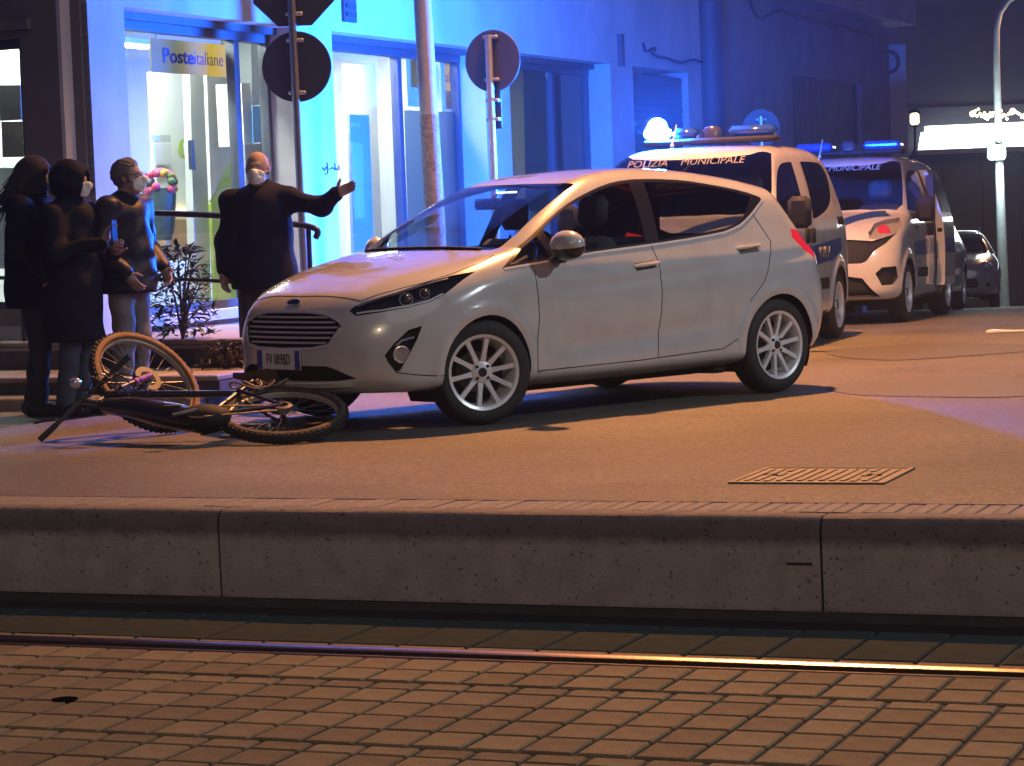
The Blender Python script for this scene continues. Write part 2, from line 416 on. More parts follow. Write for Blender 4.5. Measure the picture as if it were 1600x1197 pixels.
# ------------------------------------------------------------------ road, kerb, tram bed
KANG = rad(-22.2); KA = Vector((math.cos(KANG), math.sin(KANG), 0)); KB = Vector((-math.sin(KANG), math.cos(KANG), 0))
_k0 = gp(0, 793); _k1 = gp(1600, 809.5); KO = (_k0 + _k1) / 2; KO = KO - KA * KO.dot(KA) ; KO.z = 0      # point of the kerb line nearest the camera's foot
def kl(p): d = Vector(p) - KO; return d.dot(KA), d.dot(KB)
def kw(a, b, z=0.): return Vector((KO.x, KO.y, 0)) + KA * a + KB * b + Vector((0, 0, z))
TRAM_Z = -.405
def asphalt():
    m = mat('asphalt', (.135, .122, .105), .66, noise=.45, nscale=22, bump=1.0, bscale=140); nt = m.node_tree; b = nt.nodes['Principled BSDF']
    tc = nt.nodes.new('ShaderNodeTexCoord'); src = b.inputs['Base Color'].links[0].from_socket
    big = nt.nodes.new('ShaderNodeTexNoise'); big.inputs['Scale'].default_value = .55; big.inputs['Detail'].default_value = 6; nt.links.new(tc.outputs['Object'], big.inputs['Vector'])
    r = nt.nodes.new('ShaderNodeValToRGB'); r.color_ramp.elements[0].position = .35; r.color_ramp.elements[0].color = (.62, .62, .62, 1); r.color_ramp.elements[1].position = .65; r.color_ramp.elements[1].color = (1.12, 1.1, 1.08, 1)
    nt.links.new(big.outputs['Fac'], r.inputs[0])
    fine = nt.nodes.new('ShaderNodeTexVoronoi'); fine.inputs['Scale'].default_value = 70; nt.links.new(tc.outputs['Object'], fine.inputs['Vector'])
    r2 = nt.nodes.new('ShaderNodeValToRGB'); r2.color_ramp.elements[0].color = (.45, .45, .45, 1); r2.color_ramp.elements[1].position = .5; r2.color_ramp.elements[1].color = (1.3, 1.3, 1.3, 1)
    nt.links.new(fine.outputs['Color'], r2.inputs[0])
    # hairline cracks with a shape of their own
    vor = nt.nodes.new('ShaderNodeTexVoronoi'); vor.feature = 'DISTANCE_TO_EDGE'; vor.inputs['Scale'].default_value = .33
    wob = nt.nodes.new('ShaderNodeTexNoise'); wob.inputs['Scale'].default_value = 1.6; wob.inputs['Detail'].default_value = 6; nt.links.new(tc.outputs['Object'], wob.inputs['Vector'])
    mx = nt.nodes.new('ShaderNodeMix'); mx.data_type = 'VECTOR'; mx.inputs[0].default_value = .22; nt.links.new(tc.outputs['Object'], mx.inputs[4]); nt.links.new(wob.outputs['Color'], mx.inputs[5]); nt.links.new(mx.outputs[1], vor.inputs['Vector'])
    r3 = nt.nodes.new('ShaderNodeValToRGB'); r3.color_ramp.elements[0].color = (.82, .82, .82, 1); r3.color_ramp.elements[1].position = .008; r3.color_ramp.elements[1].color = (1, 1, 1, 1); nt.links.new(vor.outputs['Distance'], r3.inputs[0])
    cur = src
    for k in (r, r2, r3):
        x = nt.nodes.new('ShaderNodeMix'); x.data_type = 'RGBA'; x.blend_type = 'MULTIPLY'; x.inputs[0].default_value = 1.0
        nt.links.new(cur, x.inputs[6]); nt.links.new(k.outputs[0], x.inputs[7]); cur = x.outputs[2]
    nt.links.new(cur, b.inputs['Base Color']); return m
A_ = asphalt()
bs = [.425, .8, 1.5, 2.5, 4, 6, 8, 10, 12, 14, 16, 18, 20, 22, 24, 27, 30, 34, 40, 50, 70, 110, 180, 320]
As = [-300, -120, -60, -30, -15, -8, -4, -2, 0, 2, 4, 8, 15, 30, 60, 120, 300]
mb = MB(); V_ = []
for b in bs:
    for a in As:
        p = kw(a, b); V_.append((p.x, p.y, gz(p.y)))
n_ = len(As)
mb.add(V_, [(i*n_+j, i*n_+j+1, (i+1)*n_+j+1, (i+1)*n_+j) for i in range(len(bs)-1) for j in range(n_-1)])
tag(mb.build('road', A_), kind='structure')
# asphalt repair patches: thin sheets with their own edges
patch_m = mat('asphalt_patch', (.095, .088, .084), .62, noise=.4, nscale=20, bump=.4, bscale=240)
def patch(pts):
    w = [gp(*p) for p in pts]
    c = catmull([(p.x, p.y) for p in w], 4, True); m = MB()
    m.add([(x, y, gz(y) + .004) for x, y in c], [tuple(range(len(c)))]); tag(m.build('asphalt_patch', patch_m), kind='structure')
patch([(1300, 601), (1420, 596), (1600, 590), (1700, 600), (1600, 619), (1450, 620), (1330, 616)])
patch([(1290, 548), (1400, 538), (1560, 535), (1620, 545), (1500, 556), (1380, 562)])
# tram bed
conc = mat('bed_concrete', (.022, .02, .02), .9, noise=.4, nscale=6, bump=.3)
bed_root = MB(); bed_root.add([kw(a, b, TRAM_Z - .012) for a, b in ((-60, -40), (60, -40), (60, .02), (-60, .02))], [(0, 1, 2, 3)])
bed = bed_root.build('tram_bed', conc); tag(bed, kind='structure')
sett_m = [mat('sett_%s' % n, c, .85, noise=.3, nscale=9, bump=.5, bscale=90, spec=.28) for n, c in (('a', (.195, .16, .10)), ('b', (.16, .13, .082)), ('c', (.215, .178, .112)))]
_, rail_b = kl(gp(800, 1026, TRAM_Z)); TILE_A, TILE_B = .183, .212
def sett_mesh(sa, sb, m):
    q = MB().box((0, 0, -.02), (sa, sb, .04), bev=.006); return q.mesh('sett', m)
rot_k = (0, 0, KANG)
setts = []
meshes = {}
def add_sett(a, b, sa, sb, seen):
    k = (round(sa, 3), round(sb, 3), rng.integers(3)); 
    setts.append((a, b, sa, sb, int(k[2]), seen))
# rows: between the rail and the camera the setts lie in slabs of five rows with a wider joint, one short row first
b = rail_b - .10; row = 0; slab = 0
while b > rail_b - 3.6:
    if row == 0: depth = .12 if slab else TILE_B
    else: depth = TILE_B
    if slab == 0 and row >= 2: row = 0; slab += 1; b -= .022; continue
    if row >= 5: row = 0; slab += 1; b -= .022; continue
    off = (slab * .07 + .03) % TILE_A
    for i in range(-60, 61):
        a = i * TILE_A + off
        p = kw(a, b - depth / 2)
        px = 800 + CAM_F * p.x / p.y
        if -120 < px < 1720: add_sett(a, b - depth/2, TILE_A - .017, depth - .014, True)
    b -= depth; row += 1
# beyond the rail: a narrow row and one row of slabs against the kerb, its shadow put into their colour
for i in range(-36, 37):
    a = i * .285 + .06
    add_sett(a, rail_b + .075 + .04, .27, .07, True)
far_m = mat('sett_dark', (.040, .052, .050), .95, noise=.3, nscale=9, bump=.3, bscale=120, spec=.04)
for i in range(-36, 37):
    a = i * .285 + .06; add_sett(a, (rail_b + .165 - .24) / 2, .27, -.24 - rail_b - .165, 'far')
setts.sort(key=lambda s: (kw(s[0], s[1]).length))
def inframe(s):
    p = kw(s[0], s[1], TRAM_Z); d = p - Vector((0, 0, CAM_H)); z = d.dot(_fw); return abs(d.dot(CR) / z * CAM_F) < 830 and abs(d.dot(CU) / z * CAM_F) < 625
near = [s for s in setts if inframe(s)]; rest = [s for s in setts if not inframe(s)]
keep, spill = near[:300], near[300:] + rest
hole = gp(101, 1093, TRAM_Z)
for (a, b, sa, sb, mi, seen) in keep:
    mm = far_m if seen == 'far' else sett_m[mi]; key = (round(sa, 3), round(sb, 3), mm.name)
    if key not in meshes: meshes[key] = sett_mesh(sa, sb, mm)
    o = link('sett', meshes[key], bed); p = kw(a, b, TRAM_Z + random.uniform(-.001, .001)); o.location = p; o.rotation_euler = (random.uniform(-.002, .002), random.uniform(-.002, .002), KANG)
RK = Matrix.Rotation(KANG, 3, 'Z')
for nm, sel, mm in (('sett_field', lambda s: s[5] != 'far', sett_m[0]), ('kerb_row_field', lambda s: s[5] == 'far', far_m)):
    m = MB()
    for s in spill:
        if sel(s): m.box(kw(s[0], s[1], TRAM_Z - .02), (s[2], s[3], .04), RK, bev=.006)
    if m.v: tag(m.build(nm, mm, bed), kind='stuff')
# drain hole in the setts
m = MB(); m.lathe([(0, 0), (.046, 0), (.047, -.002)], (hole.x, hole.y, TRAM_Z + .0025), n=20); m.build('drain_hole', mat('hole_black', (.003, .003, .003), 1.0, spec=0.), bed)
# grooved tram rail: head, groove, check lip
steel = mat('rail_steel', (.55, .45, .36), .24, 1.0, noise=.35, nscale=5, bump=.05, bscale=30)
rust = mat('rail_rust', (.025, .016, .012), .95, 0., noise=.4, nscale=12)
rail = MB()
def sweep(prof, a0, a1, n=1):
    q = MB(); N = len(prof); vs = []
    for i in range(n + 1):
        a = a0 + (a1 - a0) * i / n
        vs += [kw(a, rail_b + pb, TRAM_Z + pz) for pb, pz in prof]
    q.add(vs, [(i*N+j, i*N+(j+1) % N, (i+1)*N+(j+1) % N, (i+1)*N+j) for i in range(n) for j in range(N)]); q.add([], []); return q
rr = sweep([(.072, -.03), (.072, .002), (.062, .009), (.040, .013), (.012, .012), (-.004, .006), (-.008, -.03)], -40, 40).build('tram_rail', steel, None, 50)
tag(rr, kind='structure')
sweep([(-.0082, -.03), (-.0055, .0035), (-.0075, .0035), (-.011, -.026), (-.062, -.026), (-.0635, -.03)], -40, 40).build('groove', rust, rr)
sweep([(-.064, -.03), (-.064, -.004), (-.068, .000), (-.082, .000), (-.088, -.03)], -40, 40).build('check_lip', steel, rr, 50)
# kerb: long precast blocks with rounded top edge
def kerb_mat():
    m = mat('kerb_concrete', (.37, .325, .315), .86, noise=.32, nscale=7, bump=.45, bscale=90); nt = m.node_tree; b = nt.nodes['Principled BSDF']
    tc = nt.nodes.new('ShaderNodeTexCoord'); sp = nt.nodes.new('ShaderNodeSeparateXYZ'); nt.links.new(tc.outputs['Object'], sp.inputs[0])
    nz = nt.nodes.new('ShaderNodeTexNoise'); nz.inputs['Scale'].default_value = 9; nz.inputs['Detail'].default_value = 9; nz.inputs['Roughness'].default_value = .75; nt.links.new(tc.outputs['Object'], nz.inputs['Vector'])
    ad = nt.nodes.new('ShaderNodeMath'); ad.operation = 'MULTIPLY_ADD'; ad.inputs[1].default_value = .09; nt.links.new(nz.outputs['Fac'], ad.inputs[0]); nt.links.new(sp.outputs['Z'], ad.inputs[2])
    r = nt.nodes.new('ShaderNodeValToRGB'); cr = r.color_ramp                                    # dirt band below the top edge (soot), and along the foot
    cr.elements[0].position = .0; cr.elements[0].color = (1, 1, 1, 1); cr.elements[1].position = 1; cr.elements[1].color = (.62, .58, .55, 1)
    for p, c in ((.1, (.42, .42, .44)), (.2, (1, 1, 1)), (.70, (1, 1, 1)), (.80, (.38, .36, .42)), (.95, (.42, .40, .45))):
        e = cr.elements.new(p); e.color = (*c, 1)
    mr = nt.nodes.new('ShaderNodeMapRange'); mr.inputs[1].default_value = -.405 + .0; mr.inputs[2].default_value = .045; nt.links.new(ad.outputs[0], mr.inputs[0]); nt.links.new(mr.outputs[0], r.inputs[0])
    v = nt.nodes.new('ShaderNodeTexNoise'); v.inputs['Scale'].default_value = 45; v.inputs['Detail'].default_value = 2; nt.links.new(tc.outputs['Object'], v.inputs['Vector'])
    r2 = nt.nodes.new('ShaderNodeValToRGB'); r2.color_ramp.elements[0].position = .30; r2.color_ramp.elements[0].color = (.35, .33, .33, 1); r2.color_ramp.elements[1].position = .36; r2.color_ramp.elements[1].color = (1, 1, 1, 1); nt.links.new(v.outputs['Fac'], r2.inputs[0])
    cur = b.inputs['Base Color'].links[0].from_socket
    for k in (r, r2):
        x = nt.nodes.new('ShaderNodeMix'); x.data_type = 'RGBA'; x.blend_type = 'MULTIPLY'; x.inputs[0].default_value = 1
        nt.links.new(cur, x.inputs[6]); nt.links.new(k.outputs[0], x.inputs[7]); cur = x.outputs[2]
    nt.links.new(cur, b.inputs['Base Color']); return m
km = kerb_mat()
kerb = MB(); kerb.bb(-60, 60, .02, .40, -.43, -.03); kerb = kerb.build('kerb', conc); kerb.location = (KO.x, KO.y, 0); kerb.rotation_euler = rot_k; tag(kerb, kind='structure')
ja = kl(gp(313, 870, -.18))[0]; jb = kl(gp(1271, 885, -.18))[0]; KL = jb - ja
prof = [(.0, -.375), (-.004, -.06), (.003, -.028), (.016, -.009), (.034, .0), (.122, .0), (.122, -.375)]
for i in range(-4, 6):
    a0 = ja + i * KL + .005; a1 = a0 + KL - .010; m = MB(); N = len(prof); n = 12; vs = []
    for k in range(n + 1):
        a = a0 + (a1 - a0) * k / n; e = .008 * (1 if k in (0, n) else 0)
        for (pb, pz) in prof: vs.append((a, pb + (e if pb < .05 else 0) + random.uniform(-.0012, .0012), pz - (e * .6 if pz > -.05 else 0)))
    m.add(vs, [(k*N+j, k*N+(j+1) % N, (k+1)*N+(j+1) % N, (k+1)*N+j) for k in range(n) for j in range(N)] + [tuple(range(N)), tuple(n*N + j for j in range(N))[::-1]])
    o = m.build('kerb_block', km, kerb, 30)
m = MB(); m.bb(-60, 60, .008, .02, -.425, -.375); m.build('kerb_foot', mat('kerb_foot', (.05, .05, .055), .8, noise=.4, nscale=10), kerb)
cut = MB(); pa = kl(gp(1227, 885, -.17))[0]; cut.bb(pa - .052, pa + .052, -.006, .004, -.19, -.183); cut.build('lifting_slot', mat('slot_dark', (.02, .02, .02), .9), kerb)
# strip of pavers behind the kerb
pm = [mat('strip_paver_%d' % i, c, .8, noise=.3, nscale=20, bump=.3, bscale=150) for i, c in enumerate(((.25, .225, .21), (.22, .2, .19)))]
pmesh = [MB().box((0, 0, -.02), (.058, .285, .04), bev=.004).mesh('paver', q) for q in pm]
strip = MB(); strip.bb(-60, 60, .122, .424, -.04, -.012); strip = strip.build('paver_strip', conc); strip.location = (KO.x, KO.y, 0); strip.rotation_euler = rot_k; tag(strip, kind='structure')
for i in range(-95, 45):
    o = link('paver', pmesh[i % 2], strip); o.location = (i * .0635, .27, random.uniform(-.003, .001)); o.rotation_euler = (0, 0, random.uniform(-.01, .01))
m = MB()
for s in (-1, 1):
    for i in range(45 if s > 0 else 96, 260): m.box((s * i * .0635, .27, -.021), (.058, .285, .04))
tag(m.build('paver_field', pm[0], strip), kind='stuff')
# cast-iron drain cover in the road
dc = [gp(1140, 757), gp(1385, 758), gp(1437, 733), gp(1185, 731)]
cen = sum(dc, Vector()) / 4; ux = (dc[1] - dc[0]).normalized(); yaw_d = math.atan2(ux.y, ux.x); dw = (dc[1] - dc[0]).length; dd = .62
iron = mat('cast_iron', (.17, .15, .125), .6, .1, noise=.4, nscale=18, bump=.3, bscale=80); dark = mat('pit_dark', (.01, .01, .01), .95)
drain = thing('drain_cover', 'rectangular cast iron drain cover set in the asphalt before the kerb', 'drain cover', (cen.x, cen.y, gz(cen.y) + .004), yaw_d)
m = MB(); m.bb(-dw/2, dw/2, -dd/2, dd/2, -.03, .001); m.build('plate', iron, drain)
m = MB(); w = .022
for (x0, x1, y0, y1) in ((-dw/2, dw/2, -dd/2, -dd/2+w), (-dw/2, dw/2, dd/2-w, dd/2), (-dw/2, -dw/2+w, -dd/2+w, dd/2-w), (dw/2-w, dw/2, -dd/2+w, dd/2-w)): m.bb(x0, x1, y0, y1, .0, .005)
m.build('frame', iron, drain)
bm_ = MB().box((0, 0, 0), (.024, dd - .16, .005), bev=.002).mesh('bar', iron); bs_ = MB().box((0, 0, 0), (.024, .12, .005), bev=.002).mesh('bar', iron)
for i in range(13):
    x = -dw/2 + .06 + i * (dw - .12) / 12
    if i in (2, 10):
        for y in (-.19, .02, .2): o = link('bar', bs_, drain); o.location = (x, y, .0035)
    else: o = link('bar', bm_, drain); o.location = (x, 0, .0035)
for x in (-dw/2 + .115, dw/2 - .115):
    m = MB(); m.bb(x - .03, x + .03, -.015, .015, .0015, .006); m.build('lifting_slot', dark, drain)
# strip of white litter at the right edge
lp = gp(1575, 516); m = MB(); q = [(-.20, -.02), (-.15, -.05), (.0, -.03), (.3, -.035), (.32, .02), (.05, .02), (-.14, .045)]
vs = [(x, y, z) for z in (0, .006) for x, y in q]; vs = [(x, y, z + (.02 * math.exp(-((x + .14) / .05)**2) + .006 * math.sin(20 * x) if z else 0)) for x, y, z in vs]; N = len(q)
m.add(vs, [tuple(range(N))[::-1], tuple(range(N, 2*N))] + [(i, (i+1) % N, N+(i+1) % N, N+i) for i in range(N)])
o = m.build('litter_strip', mat('white_plastic', (.75, .78, .78), .35), None); o.location = (lp.x, lp.y, gz(lp.y) + .003); tag(o, 'crumpled strip of white plastic litter lying on the road at the right', 'litter')
# ------------------------------------------------------------------ post office building (facade frame: x along the wall away from us, y inwards)
FD = Vector((.371, .928, 0)).normalized(); FANG = math.atan2(FD.y, FD.x); FO = Vector((-2.18, 21.0, 0)); FIN = Vector((-FD.y, FD.x, 0))
def fac(px, py, inset=0.):
    d = ray_dir(px, py); o = Vector((0, 0, CAM_H)) - FO; t = (inset - o.dot(FIN)) / d.dot(FIN); p = o + t * d
    return p.dot(FD), p.z
def facw(t, y, z): return FO + FD * t + FIN * y + Vector((0, 0, z))
def plaster_mat(name, c, streak=.16):
    m = mat(name, c, .88, noise=.16, nscale=2.2, bump=.25, bscale=130); nt = m.node_tree; b = nt.nodes['Principled BSDF']
    tc = nt.nodes.new('ShaderNodeTexCoord'); mp = nt.nodes.new('ShaderNodeMapping'); mp.inputs['Scale'].default_value = (.9, .9, .4); nt.links.new(tc.outputs['Object'], mp.inputs[0])
    n = nt.nodes.new('ShaderNodeTexNoise'); n.inputs['Scale'].default_value = 1.6; n.inputs['Detail'].default_value = 7; nt.links.new(mp.outputs[0], n.inputs['Vector'])
    r = nt.nodes.new('ShaderNodeValToRGB'); r.color_ramp.elements[0].position = .32; r.color_ramp.elements[0].color = (1 - streak, 1 - streak, 1 - streak, 1); r.color_ramp.elements[1].position = .6; r.color_ramp.elements[1].color = (1, 1, 1, 1); nt.links.new(n.outputs['Fac'], r.inputs[0])
    x = nt.nodes.new('ShaderNodeMix'); x.data_type = 'RGBA'; x.blend_type = 'MULTIPLY'; x.inputs[0].default_value = 1
    nt.links.new(b.inputs['Base Color'].links[0].from_socket, x.inputs[6]); nt.links.new(r.outputs[0], x.inputs[7]); nt.links.new(x.outputs[2], b.inputs['Base Color']); return m
plaster = plaster_mat('plaster_white', (.62, .61, .60)); plaster2 = plaster_mat('plaster_grey', (.37, .36, .36)); brown = plaster_mat('plaster_brown', (.19, .165, .15), .15)
framem = mat('window_frame_metal', (.11, .12, .14), .45, .4, noise=.2, nscale=6); white_in = mat('interior_white', (.78, .80, .77), .6); pane = glass('window_pane', (.93, .96, .95))
floor_in = mat('interior_floor', (.35, .36, .34), .4); green = mat('panel_green', (.40, .52, .08), .6); wood = mat('counter_wood', (.50, .30, .13), .5, noise=.3, nscale=6)
po = thing('post_office', 'white plastered post office with tall lit windows behind the cars', 'building', FO, FANG)
W1, W2, W3, SH = (-1.71, 1.20), (1.89, 5.44), (6.11, 9.27), (10.07, 12.2); ZT = 2.86; TH = .38; TOP = 7.5; TEND = 24.0; TL = -2.24
GB = -.3
def part(name, m, *boxes, parent=po, bev=0, smooth=False):
    q = MB()
    for b in boxes: q.bb(*b, bev=bev)
    return q.build(name, m, parent, smooth)
# wall of the facade with its openings
wall = part('wall', plaster, (TL, 13.4, 0, TH, ZT, TOP), (TL, W1[0], 0, TH, GB, ZT), (W1[1], W2[0], 0, TH, GB, ZT), (W2[1], W3[0], 0, TH, GB, ZT), (W3[1], SH[0], 0, TH, GB, ZT), (SH[1], 13.4, 0, TH, GB, ZT), (W1[0], W1[1], 0, TH, GB, .50))
part('far_wall', plaster2, (13.4, 17.2, .02, TH, -1.2, TOP), (17.2, 21.3, .02, TH, 3.0, TOP), (21.3, TEND, .02, TH, -1.2, 4.6))
part('gate', mat('gate_metal', (.045, .05, .075), .6, noise=.2, nscale=3), *[(17.2 + i*.32, 17.5 + i*.32, .10, .14, -1.2, 3.0) for i in range(13)])
part('roller_shutter', mat('shutter_metal', (.075, .085, .11), .55, .2), *[(SH[0], SH[1], .08 + (.006 if i % 2 else 0), .14, .0 + i*.09, .085 + i*.09) for i in range(31)])
part('end_wall', plaster2, (13.4, TEND, TH, 5, 4.0, TOP), (TL + .3, 13.4, 5, 5.2, 0, TOP), (TL, TEND, .3, 5, TOP, TOP + .2))
# shopfront windows
def window(t0, t1, z0, mull, frost=None):
    root = part('window', framem, (t0, t1, .26, .36, ZT - .13, ZT), (t0, t1, .26, .36, z0, z0 + .07), (t0, t0 + .05, .27, .35, z0 + .07, ZT - .13), (t1 - .06, t1, .27, .35, z0 + .07, ZT - .13), *[(m - .045, m + .045, .27, .35, z0 + .07, ZT - .13) for m in mull])
    es = [t0 + .05] + [v for m in mull for v in (m - .045, m + .045)] + [t1 - .06]
    for a, b in zip(es[::2], es[1::2]): part('pane', pane, (a, b, .305, .315, z0 + .07, ZT - .13), parent=root)
    part('header', framem, (t0, t1, .19, .25, ZT - .06, ZT), parent=root)
    return root
window(*W1, .50, [fac(368, 200, .31)[0]]); w2 = window(*W2, .28, [fac(622, 200, .31)[0]]); window(*W3, .25, [fac(862, 200, .31)[0]])
part('door_sill', plaster, (W2[0], W2[1], 0, TH, GB, .28)); part('sill_wall', plaster, (W3[0], W3[1], 0, TH, GB, .25))
part('window_ledge', plaster, (W1[0] - .1, W1[1] + .1, -.10, -.001, .44, .52))
part('plinth_band', mat('plinth_stone', (.42, .40, .38), .8, noise=.3, nscale=8), (TL - .05, W2[0], -.045, -.002, -.3, .36))
# ventilation grille above the pier, downpipe, brackets
q = [fac(532, -12), fac(552, 36)]
vent = part('vent_grille', framem, (q[0][0], q[1][0] + .02, -.03, -.002, q[1][1], q[1][1] + .75))
for i in range(9): part('louvre', mat('louvre_dark', (.05, .05, .06), .6), (q[0][0] + .03, q[1][0] - .01, -.045, -.031, q[1][1] + .05 + i*.075, q[1][1] + .085 + i*.075), parent=vent)
q = MB(); q.cyl((12.9, -.09, -.5), (12.9, -.09, TOP), .17, n=18); q.build('downpipe', mat('downpipe_dark', (.05, .055, .075), .5), po, True)
t_, z_ = fac(966, 70); part('wall_bracket', framem, (t_ - .05, t_ + .05, -.06, -.002, z_ - .25, z_ + .12))
q = MB(); pts = [fac(x, y) for x, y in ((1001, 68), (1005, 80), (1020, 76), (1015, 84), (1040, 92), (1060, 98), (1080, 94), (1096, 98))]
q.tube([(a, -.03, b) for a, b in catmull(pts, 4)], .018, 6); q.build('loose_cable', mat('cable_black', (.02, .02, .02), .6), po, True)
q = MB(); pts = [(13.3, TOP - .2)] + [fac(x, y) for x, y in ((1170, 8), (1215, 18), (1260, 30), (1310, 42), (1350, 52))]
q.tube([(a, -.03, b) for a, b in catmull(pts, 5)], .022, 6); q.build('loose_cable', MATS['cable_black'], po, True)
ev = [fac(1200, 0), fac(1385, 43)]
q = MB(); q.add([(ev[0][0], -.5, ev[0][1]), (ev[1][0], -.5, ev[1][1]), (ev[1][0], .0, ev[1][1]), (ev[0][0], 0., ev[0][1]), (ev[0][0], -.5, ev[0][1] + 2), (ev[1][0], -.5, ev[1][1] + 2), (ev[1][0], .0, ev[1][1] + 2), (ev[0][0], 0., ev[0][1] + 2)], [(0, 1, 2, 3), (4, 5, 6, 7), (0, 1, 5, 4), (0, 3, 7, 4), (1, 2, 6, 5)]); q.build('balcony', plaster2, po)
# wall stain and scrawl on the pier
q = MB()
for st in (((503, 262), (506, 266), (509, 261), (512, 265)), ((510, 254), (511, 270), (507, 272)), ((515, 264), (519, 262), (523, 265), (527, 262)), ((522, 255), (523, 264)), ((528, 258), (529, 264), (526, 266))):
    p = [fac(*s) for s in st]; q.tube([(a, -.006, b) for a, b in catmull(p, 3)], .006, 5)
q.build('scrawl', mat('marker_ink', (.02, .04, .09), .6), po)
# corner notch and the front side of the building (turns left)
part('corner_return', plaster2, (TL, TL + .02, .001, .13, -.3, TOP)); part('corner_strip', brown, (TL - .03, TL - .001, .05, .135, -.3, TOP))
part('side_wall', plaster, (TL - .17, TL, .13, .16, -.3, TOP))
LX = TL - .17
LW = (.48, 2.2, .62, 2.62)     # window opening in y and z on the front side (plane x = LX)
part('front_wall', brown, (LX, LX + .22, .161, LW[0], -.3, TOP), (LX, LX + .22, LW[1], 8, -.3, TOP), (LX, LX + .22, LW[0], LW[1], LW[3], TOP), (LX, LX + .22, LW[0], LW[1], -.3, LW[2]))
fw_ = part('front_window', framem, (LX + .08, LX + .16, LW[0], LW[0] + .06, LW[2], LW[3]), (LX + .08, LX + .16, LW[1] - .06, LW[1], LW[2], LW[3]), (LX + .08, LX + .16, LW[0] + .06, LW[1] - .06, LW[3] - .07, LW[3]), (LX + .08, LX + .16, LW[0] + .06, LW[1] - .06, LW[2], LW[2] + .06))
part('pane', pane, (LX + .11, LX + .12, LW[0] + .06, LW[1] - .06, LW[2] + .06, LW[3] - .07), parent=fw_)
part('hood_moulding', brown, (LX - .05, LX, LW[0] - .1, LW[1] + .1, LW[3] + .06, LW[3] + .14))
part('front_plinth', MATS['plinth_stone'], (LX - .05, LX - .002, .2, 8, -.3, .5))
# interior: floor, ceiling, back and cross walls
part('interior_floor', floor_in, (LX + .22, 13.2, TH, 4.9, .2, .28)); part('interior_ceiling', white_in, (LX + .22, 13.2, TH, 4.9, 2.95, 3.05)); part('back_wall', white_in, (LX + .22, 13.2, 4.8, 4.9, .28, 2.95))
part('cross_wall', white_in, (5.2, 5.3, TH, 4.8, .28, 2.95)); part('cross_wall', white_in, (.9, 1.0, 1.6, 4.8, .28, 2.95)); part('end_partition', white_in, (9.5, 9.6, TH, 4.8, .28, 2.95))
lum = emitter('ceiling_tube', (.93, 1.0, .93), 75.0)
for i, (x, y) in enumerate(((-1.6, .9), (-1.6, 2.6), (.1, .8), (.1, 2.4), (2.4, .7), (2.4, 2.4), (4.0, .7), (4.1, 2.4))):
    t = thing('ceiling_light', 'flat white ceiling light panel inside the post office above %s' % ('the left window', 'the left counter', 'the yellow sign', 'the back of the hall', 'the white door', 'the far corridor', 'the frosted window', 'the far room')[i], 'ceiling light', facw(x, y, 2.95), FANG, 'ceiling lights in the post office')
    q = MB(); q.bb(-.62, .62, -.17, .17, -.05, 0); q.build('housing', white_in, t); q = MB(); q.bb(-.58, .58, -.13, .13, -.056, -.051); q.build('diffuser', lum, t)
t = thing('ceiling_light', 'dim ceiling light inside the darker far window', 'ceiling light', facw(8.2, 2.6, 2.95), FANG, 'ceiling lights in the post office')
q = MB(); q.bb(-.3, .3, -.1, .1, -.05, 0); q.build('housing', white_in, t); q = MB(); q.bb(-.28, .28, -.08, .08, -.056, -.051); q.build('diffuser', emitter('dim_tube', (.85, 1.0, .7), 70.0), t)
# things inside, placed on the sight lines through the glass
def panel(name, m, corners, inset, thick, label, cat, group=None):
    p = [fac(x, y, inset) for x, y in corners]; o = p[0]
    r = thing(name, label, cat, facw(o[0], inset, min(v[1] for v in p)), FANG, group) if False else None
    q = MB(); zb = min(v[1] for v in p); q.prism([(a - o[0], b - zb) for a, b in p], (0, thick, 0)); ob = q.build(name, m, None)
    ob.location = facw(o[0], inset, zb); ob.rotation_euler = (0, 0, FANG); tag(ob, label, cat, group); return ob
def sign_mat():
    m = bpy.data.materials.new('sign_gradient'); m.use_nodes = True; nt = m.node_tree; b = nt.nodes['Principled BSDF']; tc = nt.nodes.new('ShaderNodeTexCoord'); sp = nt.nodes.new('ShaderNodeSeparateXYZ')
    nt.links.new(tc.outputs['Generated'], sp.inputs[0]); r = nt.nodes.new('ShaderNodeValToRGB'); r.color_ramp.elements[0].position = .3; r.color_ramp.elements[0].color = (.16, .165, .12, 1); r.color_ramp.elements[1].position = .78; r.color_ramp.elements[1].color = (.62, .40, .008, 1)
    nt.links.new(sp.outputs['X'], r.inputs[0]); b.inputs['Base Color'].default_value = (.10, .09, .04, 1); b.inputs['Roughness'].default_value = .4
    nt.links.new(r.outputs[0], b.inputs['Emission Color']); b.inputs['Emission Strength'].default_value = 1.25; return m      # emission added to hold the print colours, no lamp behind
sgm = sign_mat(); ink = mat('sign_blue', (.02, .05, .36), .5)
